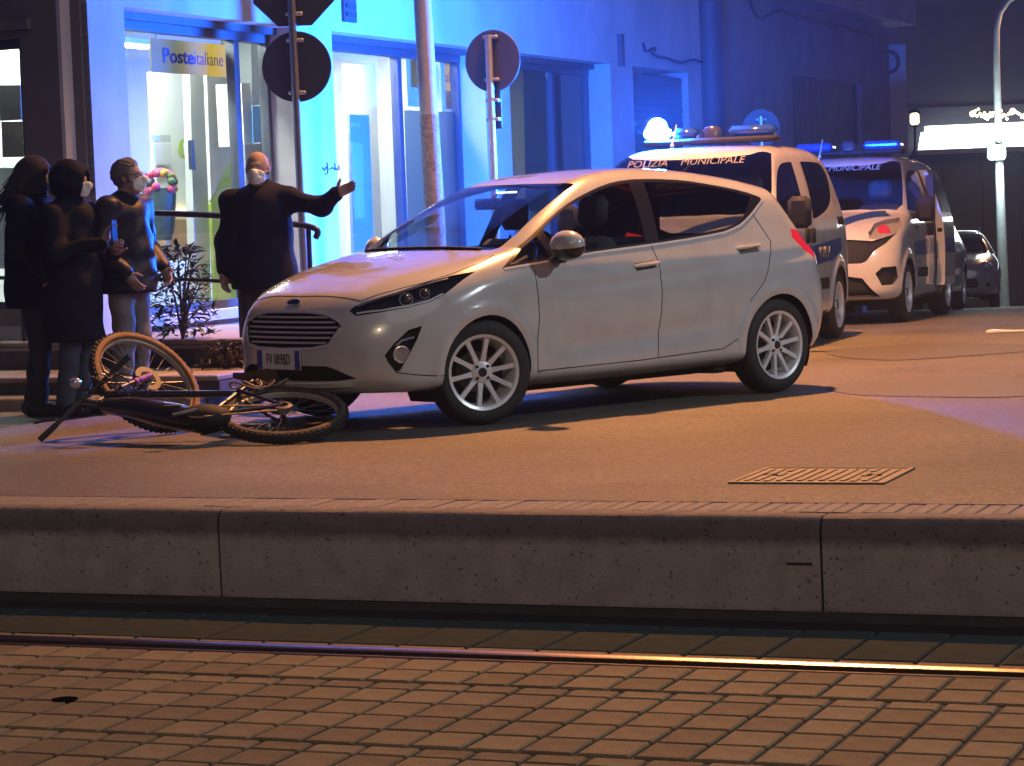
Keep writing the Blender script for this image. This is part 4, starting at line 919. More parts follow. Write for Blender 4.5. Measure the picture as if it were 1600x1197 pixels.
# ---------------------------------------------------------------- the white hatchback
def hatchback(X, Y, yaw, label, paint, h=.026, detail=True, steer=0., f=None, name='parked_car', zs=1.0, glassm=None, plate=True):
    f = f or hatch_shape(); root = thing(name, label, 'car', (X, Y, gz(Y)), yaw); root.scale = (1, 1, zs); settle(root, X, Y, yaw, .835, 3.328)
    B = Body(f, (-.06, -.93, .1), (4.1, .93, 1.54), h); G = glassm or aglass
    n = 5 if detail else 3
    # side glass: black surround, then the panes
    dlo = [(.985, .893, 1), (1.252, 1.03), (1.502, 1.165), (1.71, 1.256), (1.915, 1.321), (2.127, 1.37), (2.36, 1.391), (2.726, 1.38), (2.962, 1.35), (3.215, 1.305), (3.385, 1.256), (3.395, 1.236, 1), (3.219, 1.141), (3.094, 1.085), (2.931, 1.046), (2.587, 1.014), (2.151, .986), (1.745, .962), (1.266, .919)]
    B.cut('window_surround', catmull(dlo, 2, True), SIDE, lambda c: abs(c.y) > .4)
    w_front = [(1.43, .95, 1), (1.42, 1.105, 1), (1.56, 1.18), (1.71, 1.242), (1.915, 1.305), (2.127, 1.352), (2.29, 1.368, 1), (2.215, 1.005, 1), (1.745, .978)]
    w_tri = [(1.06, .915, 1), (1.36, 1.07, 1), (1.37, .942, 1)]
    w_rear = [(2.33, 1.012, 1), (2.42, 1.37, 1), (2.726, 1.36), (2.962, 1.332), (3.16, 1.295), (3.30, 1.255, 1), (3.16, 1.135), (3.06, 1.09), (2.93, 1.062), (2.587, 1.03)]
    for nm, p in (('front_glass', w_front), ('quarter_glass', w_tri), ('rear_glass', w_rear)): B.cut(nm, catmull(p, 2, True), SIDE, lambda c: abs(c.y) > .4)
    # windscreen and rear window
    half = [(.945, 0), (.952, .15), (.978, .36), (1.02, .52), (1.085, .615), (1.29, .62), (1.60, .565), (1.875, .515), (1.84, .40), (1.825, .25), (1.82, 0)]
    B.cut('windscreen', [(x, y) for x, y in half] + [(x, -y) for x, y in half[-2:0:-1]], TOP_)
    rw = [(.0, 1.30), (.40, 1.285), (.50, 1.26), (.60, 1.06), (.55, 1.03), (0, 1.01)]
    B.cut('rear_window', [(y, z) for y, z in rw] + [(-y, z) for y, z in rw[-2:0:-1]], REAR, lambda c: c.x > 3.3)
    # wheel arches
    for xa in (.835, 3.328): B.cut('arch', circle(xa, .308, .327, 36), SIDE, lambda c: abs(c.y) > .35)
    if detail:
        head = [(.128, .462, .693), (.136, .512, .664), (.229, .623, .681), (.357, .724, .703), (.463, .779, .727), (.558, .800, .768), (.701, .80, .845), (.80, .79, .885), (.657, .745, .868), (.505, .686, .834), (.342, .624, .787), (.21, .525, .745), (.155, .48, .718)]
        fog = [(.395, .783, .597), (.324, .745, .577), (.254, .701, .507), (.21, .664, .439), (.225, .677, .395), (.255, .701, .344), (.275, .717, .351), (.324, .752, .446), (.363, .773, .525)]
        tail = [(3.54, .78, .985), (3.60, .78, 1.045), (3.68, .77, 1.03), (3.82, .72, .99), (3.88, .64, .90), (3.86, .68, .81), (3.72, .79, .835), (3.60, .80, .905)]
        for s in (-1, 1):
            B.cut('headlight', cproj(head, s), corner(s), lambda c: c.y * s > 0); B.cut('fog_lamp', cproj(fog, s), corner(s), lambda c: c.y * s > 0)
            a = rad(48); vw = ((math.cos(a), -s * math.sin(a), 0), (0, 0, 1), (math.sin(a), s * math.cos(a), 0))
            B.cut('tail_lamp', [(p[0]*vw[0][0] + s*p[1]*vw[0][1], p[2]) for p in tail], vw, lambda c: c.y * s > 0)
        gr = [(0, .686), (.2, .684), (.33, .670), (.40, .650), (.448, .604), (.42, .55), (.383, .505), (.26, .487), (0, .482)]
        B.cut('grille', [(y, z) for y, z in gr] + [(-y, z) for y, z in gr[-2:0:-1]], FRONT, lambda c: c.x < .5)
        it = [(0, .386), (.36, .384), (.43, .362), (.53, .313), (.42, .300), (.28, .297), (0, .296)]
        B.cut('lower_intake', [(y, z) for y, z in it] + [(-y, z) for y, z in it[-2:0:-1]], FRONT, lambda c: c.x < .5)
        # black sill underside / valance
    B.drop(['arch'])
    B.part('body', ['body'], paint, root)
    for nm in ('window_surround',):
        for s in (-1, 1): B.part(nm, [nm], blk, root, s)
    for s in (-1, 1):
        B.part('side_window', ['front_glass'], G, root, s); B.part('side_window', ['quarter_glass'], G, root, s); B.part('side_window', ['rear_glass'], G if not detail else glass('rear_side_glass', (.6, .64, .66)), root, s)
    B.part('windscreen', ['windscreen'], G, root); B.part('rear_window', ['rear_window'], privacy, root)
    for xa in (.835, 3.328):
        for s in (-1, 1):
            arch_liner(root, xa, .308, .335, .80, s)
            wheel(root, xa, s * .835, .306, .215, .185, steer if xa < 1 else 0.)
    # cabin
    q = MB(); q.box((1.33, 0, .80), (.62, 1.30, .22), bev=.08); q.build('dashboard', cabin, root, 40); seat(root, 1.75, -.36); seat(root, 1.75, .36); q = MB(); q.box((2.75, 0, .36), (.5, 1.2, .16), bev=.05); q.box((3.02, 0, .72), (.14, 1.2, .62), Matrix.Rotation(rad(15), 3, 'Y'), bev=.05); q.build('rear_bench', cabin, root, 40)
    q = MB(); q.bb(.95, 3.6, -.70, .70, .22, .27); q.build('floor_pan', blkm, root)
    q = MB(); q.tube([(1.62 - .05*math.cos(a)*0 + .10*math.sin(a), -.36 + .18*math.cos(a), .93 + .155*math.sin(a)) for a in [2*math.pi*k/24 for k in range(24)]], .013, 8, True); q.cyl((1.62, -.36, .93), (1.42, -.36, .86), .03, n=8); q.build('steering_wheel', blkm, root, True)
    q = MB(); q.box((1.62, 0, 1.27), (.03, .24, .07), bev=.015); q.cyl((1.64, 0, 1.29), (1.70, 0, 1.325), .01, n=6); q.build('rear_view_mirror', blk, root, 40)
    for i in range(2):
        q = MB(); q.box((1.78, -.05 + i * .10, 1.338), (.05, .05, .012), bev=.004); q.build('cabin_lamp', emitter('cabin_lamp', (.95, 1, .95), 2.2), root)
    if detail:
        for s in (-1, 1):
            hl = B.part('headlight', ['headlight'], mat('lamp_housing', (.03, .03, .033), .18, .2, coat=.8), root, s, .045, True)
            B.part('lens', ['headlight'], lens, hl, s)
            for (x, y, z, r_) in ((.40, .655, .755, .034), (.49, .71, .785, .026)):
                p = B.snap((x, y * s, z), (math.sin(rad(48)), -s * math.cos(rad(48)), 0)); 
                if p is None: continue
                nrm = Vector((-.62, s * .72, .3)).normalized(); c = Vector(p) - nrm * .04
                q = MB(); q.lathe([(r_ * 1.15, -.004), (r_ * 1.18, .012), (r_, .012), (r_, .0)], c, nrm, 20); q.lathe([(r_ * .96, .0), (r_ * .85, .014), (r_ * .5, .024), (0, .027)], c, nrm, 16); q.build('projector', mat('projector_dark', (.22, .22, .23), .12, .9), hl, True)
            strip = [(.145, .505, .680), (.235, .625, .696), (.357, .724, .716), (.46, .776, .738), (.55, .796, .775)]
            P = np.array([(x, y * s, z) for x, y, z in strip]); q = B.ribbon(P, .010, -.006); q.build('light_strip', mat('strip_white', (.75, .75, .75), .3), hl)
            tp = [(.165, .49, .722), (.22, .53, .738), (.342, .624, .779), (.505, .686, .825), (.64, .738, .857)]
            q = B.ribbon(np.array([(x, y*s, z) for x, y, z in tp]), .012, -.008); q.build('light_strip', chrome, hl)
            B.part('indicator', [], amber, hl) if False else None
            fl = B.part('fog_lamp', ['fog_lamp'], blkm, root, s, .035, True); p = B.snap((.29, .72 * s, .45), (math.sin(rad(48)), -s * math.cos(rad(48)), 0)); nrm = Vector((-.66, s * .74, 0)).normalized(); c = Vector(p) - nrm * .026 + Vector((0, 0, -.01))
            q = MB(); q.lathe([(.047, 0), (.05, .012), (.043, .014), (.038, .004), (0, .004)], c, nrm, 22); q.build('lamp', chrome, fl, True)
            q = B.ribbon([(.352, .758 * s, .535), (.29, .725 * s, .520), (.262, .703 * s, .49)], .012, .0); q.build('chrome_blade', chrome, fl)
            B.part('tail_lamp', ['tail_lamp'], redl, root, s)
            # seams
            for pts in ([(1.222, .823, .905), (1.217, .852, .805), (1.23, .854, .581), (1.206, .853, .358), (1.21, .845, .285)], [(2.245, .776, .995), (2.255, .835, .86), (2.245, .85, .6), (2.22, .845, .3)],
                        [(3.25, .72, 1.155), (3.315, .795, .973), (3.25, .84, .853), (3.165, .867, .714), (3.03, .868, .60)], [(1.208, .845, .283), (2.065, .834, .292), (2.80, .841, .316), (2.93, .84, .37)], [(.193, .494, .746), (.34, .60, .80), (.505, .69, .848), (.68, .735, .887), (.90, .74, .945), (1.02, .71, .985)],
                        [(.255, .701, .343), (.34, .755, .325), (.43, .79, .315), (.50, .80, .315)]):
                B.ribbon([(x, y * s, z) for x, y, z in pts], .0055).build('panel_gap', seam, root)
            # door handles with recess
            for x, z in ((2.145, .863), (3.09, .937)):
                q = B.ribbon([(x - .10, .83 * s, z - .010), (x + .08, .83 * s, z + .004)], .05, .0008); q.build('handle_recess', mat('recess_grey', (.10, .10, .10), .5), root)
                p = B.snap((x, .83 * s, z), (0, -s, 0)); q = MB(); q.tube([(x - .105, p[1] - s * .002, z - .004), (x - .07, p[1] + s * .022, z + .002), (x + .06, p[1] + s * .022, z + .012), (x + .105, p[1] - s * .002, z + .016)], [.010, .014, .014, .010], 8, flat=1.5); q.build('door_handle', paint, root, True)
            # mirror: shell, foot, glass
            mx, my, mz = (1.377, .955, 1.015) if s < 0 else (1.44, .875, 1.005)     # the far mirror is folded in
            q = MB(); q.ball((mx, s * my, mz), (.085, .125 if s < 0 else .07, .085), 16, 10); q.v = [(x + (.03 if z > mz else 0) * 0, y, mz + (z - mz) * (1.0 if z > mz else .75)) for x, y, z in q.v]; mir = q.build('mirror', paint, root, True)
            q = MB(); q.ball((mx + .004, s * my, mz - .020), (.082, .122 if s < 0 else .068, .072), 16, 10); q.box((mx + .03, s * .845, mz - .085), (.10, .10, .045), bev=.02); q.build('lower_cap', blk, mir, True); q = MB(); q.box((mx + .070, s * my, mz - .008), (.012, .155 if s < 0 else .08, .085), bev=.005); q.build('mirror_glass', chrome, mir)
            B.ribbon([(1.0, .81 * s, .885), (1.266, .811 * s, .911), (1.745, .789 * s, .953), (2.151, .781 * s, .976), (2.587, .768 * s, 1.004), (2.931, .755 * s, 1.036), (3.10, .736 * s, 1.076), (3.225, .708 * s, 1.135), (3.40, .655 * s, 1.232)], .012, .003).build('belt_trim', mat('bar_bright', (.75, .76, .78), .3, .4), root)
        B.ribbon([(.193, -.494, .746), (.172, -.40, .761), (.134, 0, .774), (.172, .40, .761), (.193, .494, .746)], .006).build('panel_gap', seam, root)
        gl = B.part('grille', ['grille'], mat('grille_black', (.006, .006, .007), .5), root, None, .05, True)
        for k, z in enumerate((.659, .631, .602, .573, .544, .515)):
            w = float(np.interp(z, [.505, .55, .604, .65, .67], [.36, .405, .435, .385, .30])) - .02; pts = []
            for j in range(15):
                y = -w + 2 * w * j / 14; p = B.snap((0.05, y, z), (1, 0, 0)); pts.append((p[0] + .014, y, z))
            q = MB(); q.tube(pts, .0065, 6, flat=1.6); q.build('grille_bar', mat('bar_bright', (.75, .76, .78), .3, .4), gl, True)
        for pts in ([(0, .445, .60), (0, .383, .503), (0, .26, .484), (0, 0, .479), (0, -.26, .484), (0, -.383, .503), (0, -.445, .60)], [(0, -.42, .64), (0, -.33, .674), (0, -.2, .688), (0, 0, .69), (0, .2, .688), (0, .33, .674), (0, .42, .64)]):
            P = [B.snap((.08, y, z), (1, 0, 0)) for _, y, z in pts]; B.ribbon(P, .016, .005).build('grille_surround', MATS['bar_bright'], gl)
        B.part('lower_intake', ['lower_intake'], mat('intake_black', (.008, .008, .009), .6), root, None, .05, True)
        P = [B.snap((.08, y, z), (1, 0, 0)) for y, z in ((-.50, .284), (-.40, .279), (-.2, .274), (0, .272), (.2, .274), (.40, .279), (.50, .284))]; B.ribbon(P, .030, .008).build('bumper_lip', mat('lip_silver', (.75, .77, .77), .35, .2), root)
        # badge and number plate
        p = B.snap((.1, 0, .738), (1, 0, 0)); nz_ = grad(f, np.array([p]), .006)[0]; nz_ = Vector(nz_).normalized(); c = Vector(p)
        q = MB(); X_ = Vector((0, 1, 0)); Z_ = nz_.cross(X_).normalized(); ring = [c + nz_ * .006 + X_ * .062 * math.cos(a) + Z_ * .025 * math.sin(a) for a in [2*math.pi*k/28 for k in range(28)]]; q.tube(ring, .0045, 6, True); bd = q.build('badge', chrome, root, True); q = MB(); q.add(ring, [tuple(range(28))]); q.build('badge_field', mat('badge_blue', (.01, .03, .12), .2, coat=.8), bd)
        pl = MB(); pl.box((-.014, .02, .418), (.012, .40, .115), bev=.003); pl = pl.build('number_plate', mat('plate_white', (.68, .68, .66), .4), root)
        for y in (-.158, .198): q = MB(); q.box((-.0215, y, .418), (.003, .044, .108)); q.build('blue_band', mat('plate_blue', (.02, .05, .30), .4), pl)
        text_obj('characters', 'FV 089BD', .088, mat('plate_ink', (.02, .02, .02), .5), pl, (-.0225, .02, .418), (math.pi/2, 0, -math.pi/2), depth=.001, sx=.62)
        # wipers, aerial
        for y0, y1 in ((.5, -.1), (-.08, -.56)):
            P = [(1.02 + .1 * abs(y) ** 2 , y, 1.02) for y in np.linspace(y0, y1, 6)]; q = B.ribbon(P, .018, .012); q.build('wiper', blkm, root)
        q = MB(); q.cyl((3.30, 0, 1.40), (3.48, 0, 1.52), .004, .002, n=6); q.build('aerial', blkm, root)
        # spoiler, rear plate, underside pieces
        q = MB(); q.box((2.1, 0, .185), (2.2, 1.25, .06), bev=.02); q.build('underbody', blkm, root)
        q = MB(); q.box((2.88, -.66, .19), (.14, .14, .07), bev=.02); q.build('jacking_point', blkm, root)
    return root
car_white = paint_mat('paint_white', (.56, .57, .56), .05)
ford = hatchback(-1.311, 14.72, rad(42.1), 'white five-door hatchback stopped with its nose over the fallen bicycle', car_white, steer=rad(-19))
# ---------------------------------------------------------------- police vans
def police_van(X, Y, yaw, label, open_door=False, beacon=False, h=.032):
    f = van_shape(); root = thing('police_van', label, 'van', (X, Y, gz(Y + 1.2) - .0), yaw, 'police vans parked in line'); settle(root, X, Y, yaw, .76, 3.27)
    B = Body(f, (-.06, -.93, .1), (4.02, .93, 1.78), h); pw = paint_mat('paint_van', (.60, .59, .58))
    half = [(.70, 0), (.71, .22), (.76, .50), (.86, .72), (.98, .765), (1.18, .735), (1.42, .685), (1.66, .63), (1.46, .50), (1.37, .30), (1.345, 0)]
    B.cut('windscreen', half + [(x, -y) for x, y in half[-2:0:-1]], TOP_, lambda c: c.z > 1.0)
    wf = [(1.0, 1.12, 1), (1.20, 1.29), (1.50, 1.46), (1.78, 1.535), (2.20, 1.555, 1), (2.02, 1.10, 1)]; wr = [(2.56, 1.56, 1), (3.30, 1.555), (3.48, 1.50), (3.50, 1.40), (3.25, 1.22), (2.9, 1.13), (2.45, 1.075, 1), (2.30, 1.07, 1), (2.46, 1.30)]
    for nm, p in (('front_glass', wf), ('rear_glass', wr)): B.cut(nm, catmull(p, 3, True), SIDE, lambda c: abs(c.y) > .45)
    band = [(2.03, .835, 1), (3.40, .895, 1), (3.42, .79, 1), (2.97, .70, 1), (2.03, .675, 1)]; band2 = [(1.12, .80, 1), (1.95, .832, 1), (1.95, .672, 1), (1.12, .66, 1)]
    for p in (band, band2): B.cut('livery', [q[:2] for q in p], SIDE, lambda c: abs(c.y) > .5)
    for k_, (x0, x1, z0, z1) in enumerate(((3.32, 3.68, 1.0, 1.075), (2.35, 2.80, .46, .56), (1.3, 1.9, .44, .54))): B.cut('rubbing_strip_%d' % k_, [(x0, z0), (x1, z0), (x1, z1), (x0, z1)], SIDE, lambda c: abs(c.y) > .5)
    for xa in (.76, 3.27): B.cut('arch', circle(xa, .30, .345, 30), SIDE, lambda c: abs(c.y) > .35)
    head = [(.216, .553, .906), (.387, .577, .986), (.563, .661, 1.028), (.737, .771, 1.047), (.609, .823, .952), (.336, .773, .865), (.195, .64, .831), (.163, .568, .842)]
    fog = [(.118, .63, .497), (.158, .688, .556), (.288, .805, .564), (.316, .816, .453), (.249, .776, .384), (.159, .684, .378)]
    st = [(.09, .26, .86), (.22, .29, .95), (.40, .40, 1.02), (.58, .56, 1.06), (.68, .70, 1.06), (.80, .62, 1.1), (.72, .45, 1.1), (.50, .28, 1.03), (.25, .14, .96), (.09, .12, .87)]
    for s in (-1, 1):
        B.cut('headlight', cproj(head, s), corner(s), lambda c: c.y * s > 0); B.cut('fog_lamp', cproj(fog, s), corner(s), lambda c: c.y * s > 0)
        B.cut('hood_stripe', [(p[0], p[1] * s) for p in st], TOP_, lambda c: c.x < .9 and c.z > .6)
    ug = [(0, .835), (.40, .835), (.60, .815), (.74, .86), (.80, .885), (.72, .79), (.62, .72), (.55, .62), (.50, .60), (0, .60)]; lo_ = [(0, .478), (.38, .476), (.51, .455), (.58, .358), (.66, .27), (0, .26)]
    for nm, g in (('upper_grille', ug), ('lower_grille', lo_)): B.cut(nm, g + [(-y, z) for y, z in g[-2:0:-1]], FRONT, lambda c: c.x < .6)
    B.drop(['arch']); B.part('body', ['body'], pw, root); B.part('windscreen', ['windscreen'], aglass, root)
    for s in (-1, 1):
        B.part('side_window', ['front_glass'], aglass, root, s); B.part('side_window', ['rear_glass'], privacy, root, s); B.part('livery_band', ['livery'], blue_st, root, s); [B.part('rubbing_strip', ['rubbing_strip_%d' % k_], blkm, root, s) for k_ in range(3)]; B.part('hood_stripe', ['hood_stripe'], blue_st, root, s)
        hl = B.part('headlight', ['headlight'], mat('van_lamp', (.50, .46, .45), .2, .3), root, s, .05, True); B.part('lens', ['headlight'], lens, hl, s)
        p = B.snap((.38, .69 * s, .93), (math.sin(rad(48)), -s * math.cos(rad(48)), 0)); nrm = Vector((-.66, s * .6, .35)).normalized(); q = MB(); q.lathe([(.07, -.02), (.068, -.008), (.045, .0), (.02, -.004), (0, .004)], Vector(p) - nrm * .04, nrm, 20); q.build('reflector', mat('tail_light_reflection', (.60, .04, .06), .12, .4, emit=(1, .04, .06), estr=.45), hl, True)  # red glow painted in: a tail light mirrored by the headlamp
        B.part('fog_lamp', ['fog_lamp'], blkm, root, s, .03, True)
        for xa in (.76, 3.27):
            arch_liner(root, xa, .30, .352, .80, s); wheel(root, xa, s * .845, .30, .20, .18, 0., 6)
        for pts in ([(1.05, .83, 1.08), (1.02, .85, .9), (1.05, .85, .35)], [(2.18, .83, 1.10), (2.06, .855, .9), (2.03, .855, .33)], [(2.52, .70, 1.55), (2.30, .83, 1.08), (2.05, .85, .86)]): B.ribbon([(x, y * s, z) for x, y, z in pts], .008).build('panel_gap', seam, root)
        for x in (1.93, 2.16): q = MB(); p = B.snap((x, .85 * s, .93), (0, -s, 0)); q.box((x, p[1] + s * .008, .93), (.10, .03, .13), bev=.012); q.build('door_handle', blkm, root, 40)
        q = MB(); q.box((1.12, s * .97, 1.13), (.10, .19, .26), bev=.04); q.box((1.14, s * .84, 1.06), (.08, .10, .06), bev=.02); mir = q.build('mirror', blkm, root, 40); q = MB(); q.box((1.174, s * .97, 1.13), (.008, .16, .22)); q.build('mirror_glass', chrome, mir)
    B.part('upper_grille', ['upper_grille'], blkm, root, None, .02, True); B.part('lower_grille', ['lower_grille'], blkm, root, None, .03, True)
    q = MB(); q.box((.95, 0, 1.0), (.6, 1.4, .2), bev=.08); q.build('dashboard', cabin, root, 40); seat(root, 1.35, -.4, .5); seat(root, 1.35, .4, .5); q = MB(); q.bb(.9, 3.7, -.7, .7, .24, .30); q.build('floor_pan', blkm, root); q = MB(); q.bb(.9, 3.7, -.6, .6, .17, .23); q.build('underbody', blkm, root)
    # lettering
    for tx, y in (('POLIZIA', -.33), ('MUNICIPALE', .22)):
        p = B.snap((1.33, y, 1.535), (.6, 0, -.6)); 
        text_obj('lettering', tx, .095, mat('letter_white', (.17, .17, .19), .5), root, (p[0] - .012, -y, p[2] + .008), (rad(58), 0, -math.pi/2), shear=.2, sx=1.0)
    for s in (-1, 1):
        p = B.snap((2.5, .855 * s, .775), (0, -s, 0)); text_obj('lettering', 'POLIZIA', .125, MATS['letter_white'], root, (2.62 if s < 0 else 2.62, p[1] + s * .004, .775), (math.pi/2, 0, 0 if s < 0 else math.pi), shear=.2, bold=.004)
    # lightbar
    bx = 2.2; zt = 1.725
    q = MB(); q.box((bx, 0, zt + .035), (.26, 1.16, .05), bev=.02); bar = q.build('lightbar', blkm, root, 40)
    lit = emitter('beacon_lit', (.012, .165, 1.0), 22000.0); dimb = mat('beacon_blue', (.02, .06, .30), .12, coat=1., emit=(.03, .16, 1.0), estr=(.05 if beacon else 2.6))
    for y in (-.36, .36 if not beacon else .22):
        q = MB(); q.box((bx, y, zt + .105), (.24, .40 if y < .3 and y < 0 or not beacon else .20, .09), bev=.035); q.build('lens', glass('beacon_glass', (.12, .25, .9)) if False else dimb, bar, 40)
    q = MB(); q.lathe([(.085, 0), (.085, .06), (.06, .095), (0, .105)], (bx, 0, zt + .06), n=20); q.build('speaker_dome', mat('dome_grey', (.04, .04, .06), .25), bar, True)
    q = MB(); q.ball((1.62, .20, zt - .01), (.03, .02, .02), 8, 6); q.cyl((1.62, .20, zt), (1.78, .20, zt + .17), .008, .005, n=6); q.build('aerial', mat('aerial_pale', (.45, .5, .5), .4), root, True)
    if beacon:
        q = MB(); q.lathe([(.0, -.0), (.07, .0), (.105, .03), (.122, .09), (.112, .145), (.075, .19), (.03, .21), (0, .213)], (bx, .48, zt + .06), n=24); bl = q.build('beacon', glass('beacon_dome', (.55, .75, 1.0)), bar, True)
        q = MB(); q.lathe([(0, .003), (.07, .006), (.108, .03), (.116, .06), (.10, .09), (.06, .112), (0, .12)], (bx, .48, zt + .062), n=20); q.build('bulb', lit, bl, True)
    if open_door:       # the near sliding door pushed half way back, its front edge towards us
        zs_ = [.34, .45, .60, .80, .95, 1.05, 1.2, 1.35, 1.48, 1.56]; x0, x1 = 2.40, 3.10; q = MB(); vs = []
        yo = lambda z: -(.858 + float(np.interp(z, [.10, .2, .28, .36, .55, .75, .95, 1.05, 1.2, 1.4, 1.6], [-.12, -.06, -.024, -.012, -.002, .0, -.008, -.022, -.062, -.125, -.20])) + .10)
        for z in zs_:
            for x, dy in ((x0 + .10 * max(0, z - 1.1), 0), (x1, 0), (x1, .085), (x0 + .10 * max(0, z - 1.1), .085)): vs.append((x, yo(z) + dy, z))
        n = len(zs_); q.add(vs, [(4*i+j, 4*i+(j+1) % 4, 4*i+4+(j+1) % 4, 4*i+4+j) for i in range(n-1) for j in range(4)] + [(0, 1, 2, 3), (4*n-4, 4*n-3, 4*n-2, 4*n-1)]); dr = q.build('sliding_door', pw, root, 30)
        def on(x0, x1, z0, z1, nm, m, lift=.004):
            q = MB(); q.add([(x, yo(z) - lift, z) for z in (z0, (z0 + z1) / 2, z1) for x in (x0, x1)] + [(x, yo(z) + .002, z) for z in (z0, (z0 + z1) / 2, z1) for x in (x0, x1)], [(0, 1, 3, 2), (2, 3, 5, 4), (6, 7, 9, 8), (8, 9, 11, 10), (0, 1, 7, 6), (4, 5, 11, 10), (0, 2, 8, 6), (2, 4, 10, 8), (1, 3, 9, 7), (3, 5, 11, 9)]); q.build(nm, m, dr)
        on(x0 + .12, x1 - .08, 1.12, 1.46, 'door_window', blk); on(x0 + .01, x1 - .02, .68, .84, 'livery_band', blue_st)
        q = MB(); q.bb(x0 - .004, x0 + .004, yo(.92) + .02, yo(.92) + .07, .90, .94); q.build('latch', blkm, dr)
        q = MB(); q.box((1.75, -.82, .82), (1.2, .03, .9)); q.v = [v for v in q.v]; 
        q = MB(); q.bb(2.32, 2.42, -.86, -.78, .36, 1.5); q.build('door_opening', cabin, root)
    return root
van1 = police_van(1.078, 19.80, rad(71.4), 'white police van with its blue beacon flashing, close behind the hatchback', beacon=True)
van2 = police_van(2.95, 25.1, rad(71.4), 'white police van facing us with its sliding door half open, second in the line', open_door=True, h=.036)
# ---------------------------------------------------------------- cars farther down the street
hatchback(4.50, 32.0, rad(74), 'white car with a dark nose parked right behind the second van', paint_mat('paint_bluegrey', (.62, .66, .72)), .06, False, zs=1.02)
small = hatchback(8.15, 47.0, rad(79), 'small silver car with roof rails parked farthest down the street', paint_mat('paint_silver', (.42, .42, .41), .3), .06, False, zs=1.03)
for s in (-1, 1):
    q = MB(); q.tube([(1.95, s * .50, 1.43), (2.0, s * .50, 1.50), (3.2, s * .48, 1.48), (3.25, s * .48, 1.41)], .02, 6); q.build('roof_rail', mat('rail_silver', (.6, .62, .62), .3, .8), small, True)
    for (x, y, z) in ((.28, .60, .74),):
        q = MB(); q.ball((x, s * y, z), (.12, .12, .10), 12, 8); q.build('headlight', mat('van_lamp', (.50, .46, .45), .2, .3), small, True)
    q = MB(); q.ball((.22, s * .60, .42), (.07, .09, .05), 10, 6); q.build('fog_lamp', blkm, small, True)
q = MB(); q.box((.02, 0, .45), (.06, .9, .16), bev=.02); q.build('grille', blkm, small, 40)
